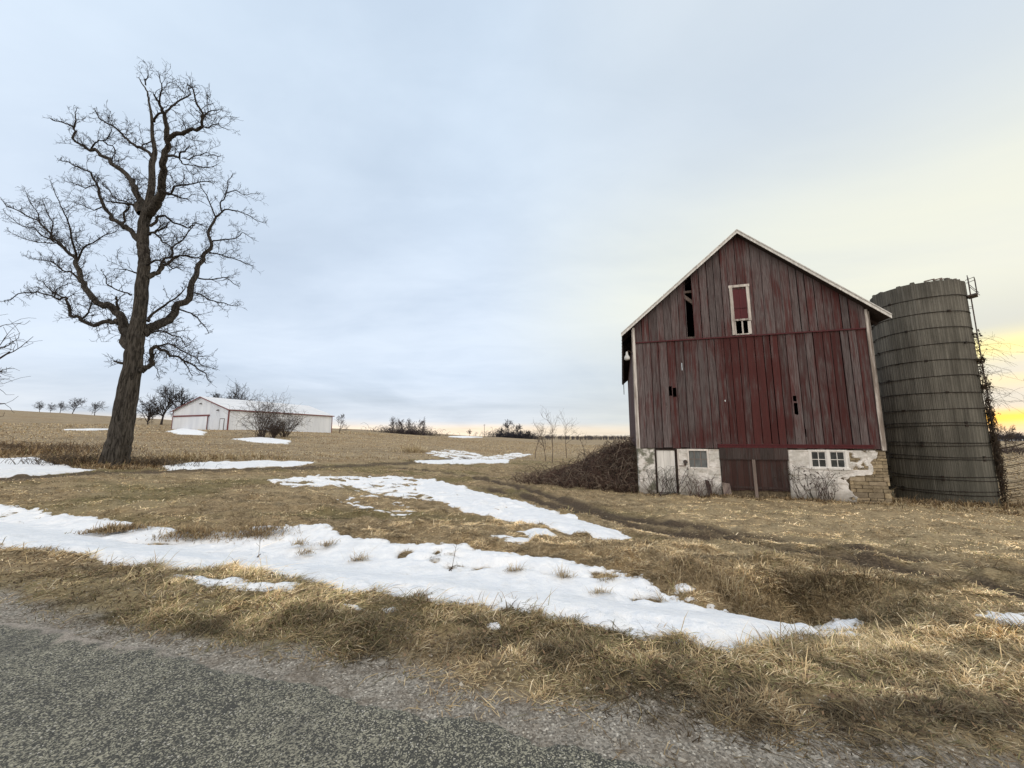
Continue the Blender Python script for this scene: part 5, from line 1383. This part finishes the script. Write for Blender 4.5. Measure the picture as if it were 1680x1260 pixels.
# local: x along the long side (away), y across to the left, z up
SH, SP = 3.95, 6.6
mb = MB(); B0 = -1.2
def gable(x0, x1): mb.slab([(0, 0)], 0, 0) if False else None
V = [(0, 0, B0), (0, SWID, B0), (0, SWID, SH), (0, SWID / 2, SP), (0, 0, SH)]
mb.poly(V + [(SLEN, y, z) for _, y, z in V], [(0, 4, 3, 2, 1), (5, 6, 7, 8, 9), (0, 5, 9, 4), (1, 2, 7, 6)])
x = .4
while x < SLEN: mb.box(x, x + .035, -.022, -.001, B0, SH - .06); x += .45
y = .4
while y < SWID - .2:
    zt = SH + (SP - SH) * (1 - abs(y - SWID / 2) / (SWID / 2)) - .12
    if not 5.6 < y < 16.4: mb.box(-.022, -.001, y, y + .035, B0, zt)
    y += .45
mb.build('wall', M_shed, shed)
mb = MB()
for sg in (0, 1):
    ya, yb = (-.35, SWID / 2) if sg == 0 else (SWID + .35, SWID / 2)
    za = SH - (SP - SH) * .35 / (SWID / 2)
    p_ = [(-.3, ya, za + .03), (SLEN + .3, ya, za + .03), (SLEN + .3, yb, SP + .03), (-.3, yb, SP + .03)]
    mb.hexa([(a_, b_, c_) for a_, b_, c_ in p_] + [(a_, b_, c_ + .08) for a_, b_, c_ in p_])
    x = 0.
    while x < SLEN: mb.hexa([(x, ya, za + .112), (x + .05, ya, za + .112), (x + .05, yb, SP + .112), (x, yb, SP + .112), (x, ya, za + .14), (x + .05, ya, za + .14), (x + .05, yb, SP + .14), (x, yb, SP + .14)]); x += .9
shr = mb.build('roof', M_shedroof, shed)
mb = MB(); za = SH - (SP - SH) * .35 / (SWID / 2)
for ya in (-.37, SWID + .37): mb.bar((-.34, ya, za - .03), (-.34, SWID / 2, SP - .02), .17, .06, (1, 0, 0))
mb.bar((-.3, -.38, za - .03), (SLEN + .3, -.38, za - .03), .05, .2)
for yy in (0, SWID): mb.box(-.05, .14, yy - .05 if yy == 0 else yy - .14, yy + .14 if yy == 0 else yy + .05, B0, SH - .05)
mb.box(SLEN - .12, SLEN + .05, -.05, .1, B0, SH - .05)
mb.build('trim', M_shedtrim, shed)
mb = MB(); mb.box(-.10, -.04, 10.8, 16.2, B0, 2.75); sd1 = mb.build('door', M_shed, shed, label='far leaf of the wide sliding door')
mb = MB(); mb.box(-.15, -.09, 5.7, 10.9, B0, 2.75); sd2 = mb.build('door', M_shed, shed, label='near leaf of the wide sliding door')
mb = MB(); mb.box(-.22, -.02, 5.4, 16.6, 2.76, 3.05); mb.build('door_track', M_shedtrim, shed)
mb = MB(); mb.box(-.19, -.15, 5.66, 5.85, B0, 2.75); mb.build('edge_trim', M_shedtrim, sd2)
mb = MB(); mb.box(-.06, -.03, 1.1, 2.2, B0, 2.15); sd3 = mb.build('door', M_shed, shed, label='small walk-in door')
mb = MB(); mb.box(-.075, -.03, 1.0, 1.1, B0, 2.25); mb.box(-.075, -.03, 2.2, 2.3, B0, 2.25); mb.box(-.075, -.03, 1.1, 2.2, 2.15, 2.25); mb.build('frame', M_metal, sd3)
for yy, zz in ((SWID / 2 - .2, 5.3), (3.0, 3.9)):
    fl = empty('wall_light', tuple(np.array(shed.location) + np.array([wx[0] * yy - ex[0] * .05, wx[1] * yy - ex[1] * .05, zz])), shed.rotation_euler[2], label='small lamp high in the shed gable below the ridge' if zz > 5 else 'small lamp on the shed gable above the walk-in door', cat='wall light')
    mb = MB(); mb.box(-.12, .03, -.08, .08, -.1, .1); mb.build('housing', M_metal, fl, bevel=.02)
    mb = MB(); mb.lathe([(.06, -.08), (.17, -.16), (.18, -.26), (.1, -.28)], 12, (-.2, 0, .1)); mb.build('lamp_shade', M_metal, fl, True)

# ================================================================== FAR RIGHT
p = at_y(1660, 85)
brush('brush', p[0], p[1], 14, 7, 900, 1.6, 'purple-grey brush strip beyond the stubble right of the silo', (.075, .058, .055), 8, .035, .02)
for k, (u, vt, lab) in enumerate([(1648, 692, 'thin bare sapling left of two in the brush beyond the right field'), (1668, 690, 'thin bare sapling right of two in the brush beyond the right field')]):
    p = at_y(u, 75); Ht = at_depth(u, vt, 75)[2] - p[2]
    place_tree('sapling', p, gen_tree(131 + k, Ht, .28, .08, .3, 10, 3, tone=(.07, .055, .05), rmin=.02), lab, 'saplings beyond the right field', cat='sapling')
def woods(u0, u1, y, hgt, label, seed, tone):
    r = np.random.default_rng(seed); tb = Tubes()
    for k in range(int((u1 - u0) * 1.6)):
        u = r.uniform(u0, u1); yy = y * r.uniform(.93, 1.1); p = at_y(u, yy); H_ = hgt * r.uniform(.55, 1.1)
        tb.add([p, p + np.array([r.normal(0, .5), 0, H_ * .8])], [hgt * .03, hgt * .012], 4, tone)
        for q in range(16):
            f = r.uniform(.2, .8); a = r.uniform(0, 6.28); l = H_ * r.uniform(.2, .4); b_ = p + np.array([0, 0, H_ * f])
            tb.add([b_, b_ + np.array([math.cos(a) * l * .5, math.sin(a) * l * .5, l * .35]), b_ + np.array([math.cos(a) * l * .9, math.sin(a) * l * .9, l * .8])], [hgt * .014, hgt * .011, hgt * .008], 3, tone)
    add('woods', tb.mesh('woods'), M_twig, kind='stuff', label=label, cat='woods')
woods(1590, 1900, 420, 9, 'far dark line of bare woods on the right horizon', 15, (.055, .05, .062))
woods(895, 1040, 560, 7, 'very far line of bare woods left of the barn', 16, (.085, .075, .085))
snow([(1560, 722.6), (1640, 721.2), (1760, 720.6), (1760, 722.2), (1640, 723.2)], 'distant white snow strip below the far woods at the right', 2.0, 2.0, .3, 40)
# fallen straws and stones on the shoulder
tb = Tubes(); r = np.random.default_rng(55)
PB = MB()
for k in range(2600):
    x, y = r.uniform(-7, 5), 0; s = r.uniform(-7, 5); d_ = r.uniform(-.15, .95); x = e0[0] + sd_[0] * s + nd_[0] * d_; y = e0[1] + sd_[1] * s + nd_[1] * d_
    q = r.uniform(.003, .009) * (1 if r.random() < .95 else 1.8); z = float(h(x, y)); c_ = r.uniform(.16, .5); PB.tint(c_, c_ * .92, c_ * .78)
    j_ = r.normal(0, q * .25, (6, 3)); B_ = np.array([(q, 0, 0), (-q, 0, 0), (0, q, 0), (0, -q, 0), (0, 0, q * .8), (0, 0, -q * .5)]) + j_ + np.array([x, y, z + q * .3])
    PB.poly(B_, [(0, 2, 4), (2, 1, 4), (1, 3, 4), (3, 0, 4), (2, 0, 5), (1, 2, 5), (3, 1, 5), (0, 3, 5)])
PB.build('gravel', M_twig, kind='stuff', label='loose pale stones scattered on the gravel shoulder of the road', cat='gravel')
for k in range(420):
    s = r.uniform(-6, 5); d_ = r.normal(.85, .35); x = e0[0] + sd_[0] * s + nd_[0] * d_; y = e0[1] + sd_[1] * s + nd_[1] * d_
    if d_ < .1: continue
    l = r.uniform(.05, .22); a = r.uniform(0, 6.28); z = float(h(x, y)); c_ = r.uniform(.5, 1.15)
    pts = np.array([(x, y, z + .01), (x + math.cos(a) * l / 2, y + math.sin(a) * l / 2, z + .018 + r.uniform(0, .02)), (x + math.cos(a + .2) * l, y + math.sin(a + .2) * l, z + .012)])
    tb.add(pts, [.0025, .0022, .0015], 3, (.42 * c_, .33 * c_, .18 * c_))
for k in range(3800):                       # brown leaves
    s = r.uniform(-7, 6); d_ = r.normal(1.05, .45); x = e0[0] + sd_[0] * s + nd_[0] * d_; y = e0[1] + sd_[1] * s + nd_[1] * d_
    if d_ < .5: continue
    z = float(h(x, y)) + r.uniform(.01, .04); u1 = r.normal(0, 1, 3) * (1, 1, .35); u1 /= np.linalg.norm(u1); u2 = np.cross(u1, (0, 0, 1)) + r.normal(0, .2, 3); u2 /= np.linalg.norm(u2); q = np.array([x, y, z]); s2 = r.uniform(.008, .024); c_ = r.choice([.35, .6, 1., 1.5])
    tb.quads([[q - u1 * s2, q - u2 * s2 * .5, q + u1 * s2, q + u2 * s2 * .5]], (.15 * c_, .10 * c_, .06 * c_))
add('straw_litter', tb.mesh('straw_litter'), M_twig, kind='stuff', label='fallen straws and dead leaves lying along the edge of the verge', cat='litter')
# weed stalks and tufts standing in the ditch snow
TU = [(588, 932, 'dry grass tuft in the ditch snow, straw coloured, nearest the middle of the bank', .16), (845, 948, 'low two-part grass tuft poking through the snow below the lawn edge', .12), (925, 957, 'thin upright grass tuft in the snow, left of a flat pair', .14), (998, 962, 'flat brown grass tuft in the snow near the right lawn edge', .10), (490, 910, 'dark round grass tuft in the snow, upper one of a trio', .12), (500, 922, 'dark flat grass tuft in the snow, lower one of a trio', .1), (535, 906, 'small spiky tuft in the snow right of the dark trio', .12), (418, 886, 'wide brown hummock of grass at the upper snow edge', .2), (318, 888, 'long brown grass hummock lying across the snow', .2), (190, 882, 'leftmost brown grass hummock on the snow', .2), (985, 983, 'half-buried grass tuft low in the snow under the flat brown one', .08)]
for u, v, lab, L in TU:
    c = G(u, v); big_ = L >= .2; n = 1500 if big_ else 110; sx = .32 if big_ else .07
    x = c[0] + rng.normal(0, sx, n); y = c[1] + rng.normal(0, sx * .35, n)
    q_ = np.clip(1 - ((x - c[0]) / (2 * sx)) ** 2 - ((y - c[1]) / (.8 * sx)) ** 2, 0, 1)
    pr = blades(x, y, ((.11 if big_ else L) * rng.lognormal(0, .35, n)), np.maximum(.004, .0009 * np.hypot(x, y)), rng.uniform(0, 6.28, n), np.clip(.5 + rng.normal(0, .2, n), 0, .95), palette(x, y, np.array(TAN if not big_ else [.25, .1, .3, .15, .05, .15, 0])) * 1.2, .6, .09 + (.11 * q_ * rng.random(n) if big_ else 0))
    grass_object('grass_tuft', [pr], lab, kind='thing', cat='grass tuft', loc=tuple(c))['group'] = 'grass tufts standing in the ditch snow'
for u, v, l, lean_, lab in [(740, 946, .5, .18, 'single tall dry weed stalk leaning in the middle of the ditch snow'), (423, 925, .42, 0, 'thin straight weed stalk in the left part of the ditch snow')]:
    c = G(u, v); tb = Tubes(); m = 7; s_ = np.linspace(0, 1, m)
    tb.add(np.stack([lean_ * l * s_, .02 * s_, l * s_], 1), np.linspace(.005, .002, m), 4, (.12, .085, .055))
    for k in range(5): f = .5 + .1 * k; b_ = np.array([lean_ * l * f, 0, l * f]); tb.add([b_, b_ + np.array([random.uniform(-.06, .06), random.uniform(-.04, .04), .06])], [.003, .0015], 3, (.12, .085, .055))
    tb.add([(-.03, 0, .02), (0, 0, .06), (.03, .01, .09)], [.012, .009, .005], 4, (.05, .035, .025))
    add('weed_stalk', tb.mesh('weed_stalk'), M_twig, label=lab, cat='weed', loc=(c[0], c[1], c[2] + .06))

# ================================================================== SKY, SUN, CAMERA
SUN_AZ, SUN_EL = RAD(57), RAD(3.0)     # azimuth from +Y towards +X
wd_ = bpy.data.worlds.new('World'); scene.world = wd_; wd_.use_nodes = True
t = wd_.node_tree; t.nodes.clear(); N = Nodes(t)
out = N.new('ShaderNodeOutputWorld'); bg = N.new('ShaderNodeBackground'); bg.inputs[1].default_value = .1
N.link(bg.outputs[0], out.inputs[0])
sky = N.new('ShaderNodeTexSky', sky_type='NISHITA'); sky.sun_disc = False; sky.sun_elevation = SUN_EL; sky.sun_rotation = SUN_AZ
sky.altitude = 300; sky.air_density = 1.0; sky.dust_density = 1.5; sky.ozone_density = 1.5
d = N.vmath('NORMALIZE', N.new('ShaderNodeTexCoord').outputs['Generated'])
s = N.sep(d); el = N.math('MAXIMUM', s[2], 0.0)
# thin cloud sheet overhead, seen in perspective
den = N.math('ADD', el, .10)
pl = N.new('ShaderNodeCombineXYZ'); N.put(pl.inputs[0], N.math('DIVIDE', s[0], den)); N.put(pl.inputs[1], N.math('DIVIDE', s[1], den)); N.put(pl.inputs[2], 0.0)
c1 = N.noise(pl.outputs[0], .42, 6, .55, .6); c2 = N.noise(N.mapping(pl.outputs[0], (.16, .5, 1), (3, 1, 0)), 1.0, 5, .55, .4)
hs = math.sin(SUN_AZ), math.cos(SUN_AZ)
hl = N.math('SQRT', N.math('ADD', N.math('MULTIPLY', s[0], s[0]), N.math('ADD', N.math('MULTIPLY', s[1], s[1]), 1e-5)))
ca = N.math('DIVIDE', N.math('ADD', N.math('MULTIPLY', s[0], hs[0]), N.math('MULTIPLY', s[1], hs[1])), hl)
near = N.rng(ca, .42, 1.0); near2 = N.rng(ca, .90, 1.0); near3 = N.rng(ca, .0, 1.0)
# cloud sheet colours: cream by the horizon, blue-grey above, pale overhead
eln = N.math('ADD', el, N.math('MULTIPLY', N.math('SUBTRACT', c2, .5), .03))
grey = N.mix(N.rng(eln, .012, .045), (.92, .77, .60), (.58, .64, .72))
grey = N.mix(N.rng(el, .03, .16), grey, (.570, .662, .79))
grey = N.mix(N.rng(el, .25, .75), grey, (.580, .685, .81))
mott = N.math('ADD', N.math('MULTIPLY', c1, .6), N.math('MULTIPLY', c2, .4))
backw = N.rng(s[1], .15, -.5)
grey = N.mix(backw, grey, (1.06, 1.03, 1.0))  # unseen sky behind the camera, brightened to light facade and ground
grey = N.mix(N.rng(mott, .35, .62), grey, N.mix(1.0, grey, (1.17, 1.13, 1.08), 'MULTIPLY'))
fine = N.noise(N.mapping(pl.outputs[0], (.9, 1.6, 1), (5, 2, 0)), 1.3, 6, .62, .8)
grey = N.mix(N.math('MULTIPLY', N.rng(fine, .36, .66), .38), grey, N.mix(1.0, grey, (1.13, 1.11, 1.085), 'MULTIPLY'))
pale = N.mix(N.rng(el, .35, .65), N.mix(N.rng(el, .16, .30), (.62, .635, .575), (.83, .815, .65)), (.65, .705, .745))
grey = N.mix(N.math('MULTIPLY', N.math('MULTIPLY', near, N.rng(mott, .30, .60, .55, 1.0)), .95), grey, pale)
warm = N.mix(N.rng(el, .03, .12), (1.20, .66, .10), (1.10, .95, .36))
sn = N.noise(N.mapping(d, (1.6, 1.6, 22), (0, 0, .43)), 1.0, 4, .5, .3)
ej = N.math('ADD', el, N.math('MULTIPLY', N.math('SUBTRACT', sn, .5), .05))
def band(c_, w_):
    q = N.math('DIVIDE', N.math('SUBTRACT', ej, c_), w_)
    return N.math('POWER', 2.718, N.math('MULTIPLY', N.math('MULTIPLY', q, q), -1.0))
bands = N.math('ADD', N.math('ADD', N.math('MULTIPLY', band(.140, .022), .85), band(.024, .014)), N.math('MULTIPLY', band(.085, .010), .35), clamp=True)
near4 = N.rng(ca, .965, .992)
grey = N.mix(N.math('MULTIPLY', N.math('MULTIPLY', bands, near4), .95), grey, warm)
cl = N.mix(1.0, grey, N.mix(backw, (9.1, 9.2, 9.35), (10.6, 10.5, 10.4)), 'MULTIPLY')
cov = N.rng(mott, .25, .55, .78, .95)
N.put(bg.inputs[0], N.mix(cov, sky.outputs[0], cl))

sun = bpy.data.lights.new('sun', 'SUN'); sun.energy = .5; sun.angle = RAD(14); sun.color = (1, .80, .55)
so = bpy.data.objects.new('sun', sun); COL.objects.link(so)
so.rotation_euler = (math.pi / 2 - RAD(7), 0, math.pi - SUN_AZ)   # shines from the sun's bearing

cam = bpy.data.cameras.new('camera'); cam.sensor_width = 36; cam.lens = 36 * F / 1680; cam.clip_start = .05; cam.clip_end = 8000
co = bpy.data.objects.new('camera', cam); COL.objects.link(co); co.location = (0, 0, EYE); co.rotation_euler = (math.pi / 2 + PT, 0, 0)
scene.camera = co
scene.view_settings.view_transform = 'Standard'; scene.view_settings.look = 'None'; scene.view_settings.exposure = .38; scene.view_settings.gamma = 1
scene.render.engine = 'CYCLES'; scene.cycles.use_denoising = True; scene.cycles.max_bounces = 6; scene.cycles.diffuse_bounces = 3
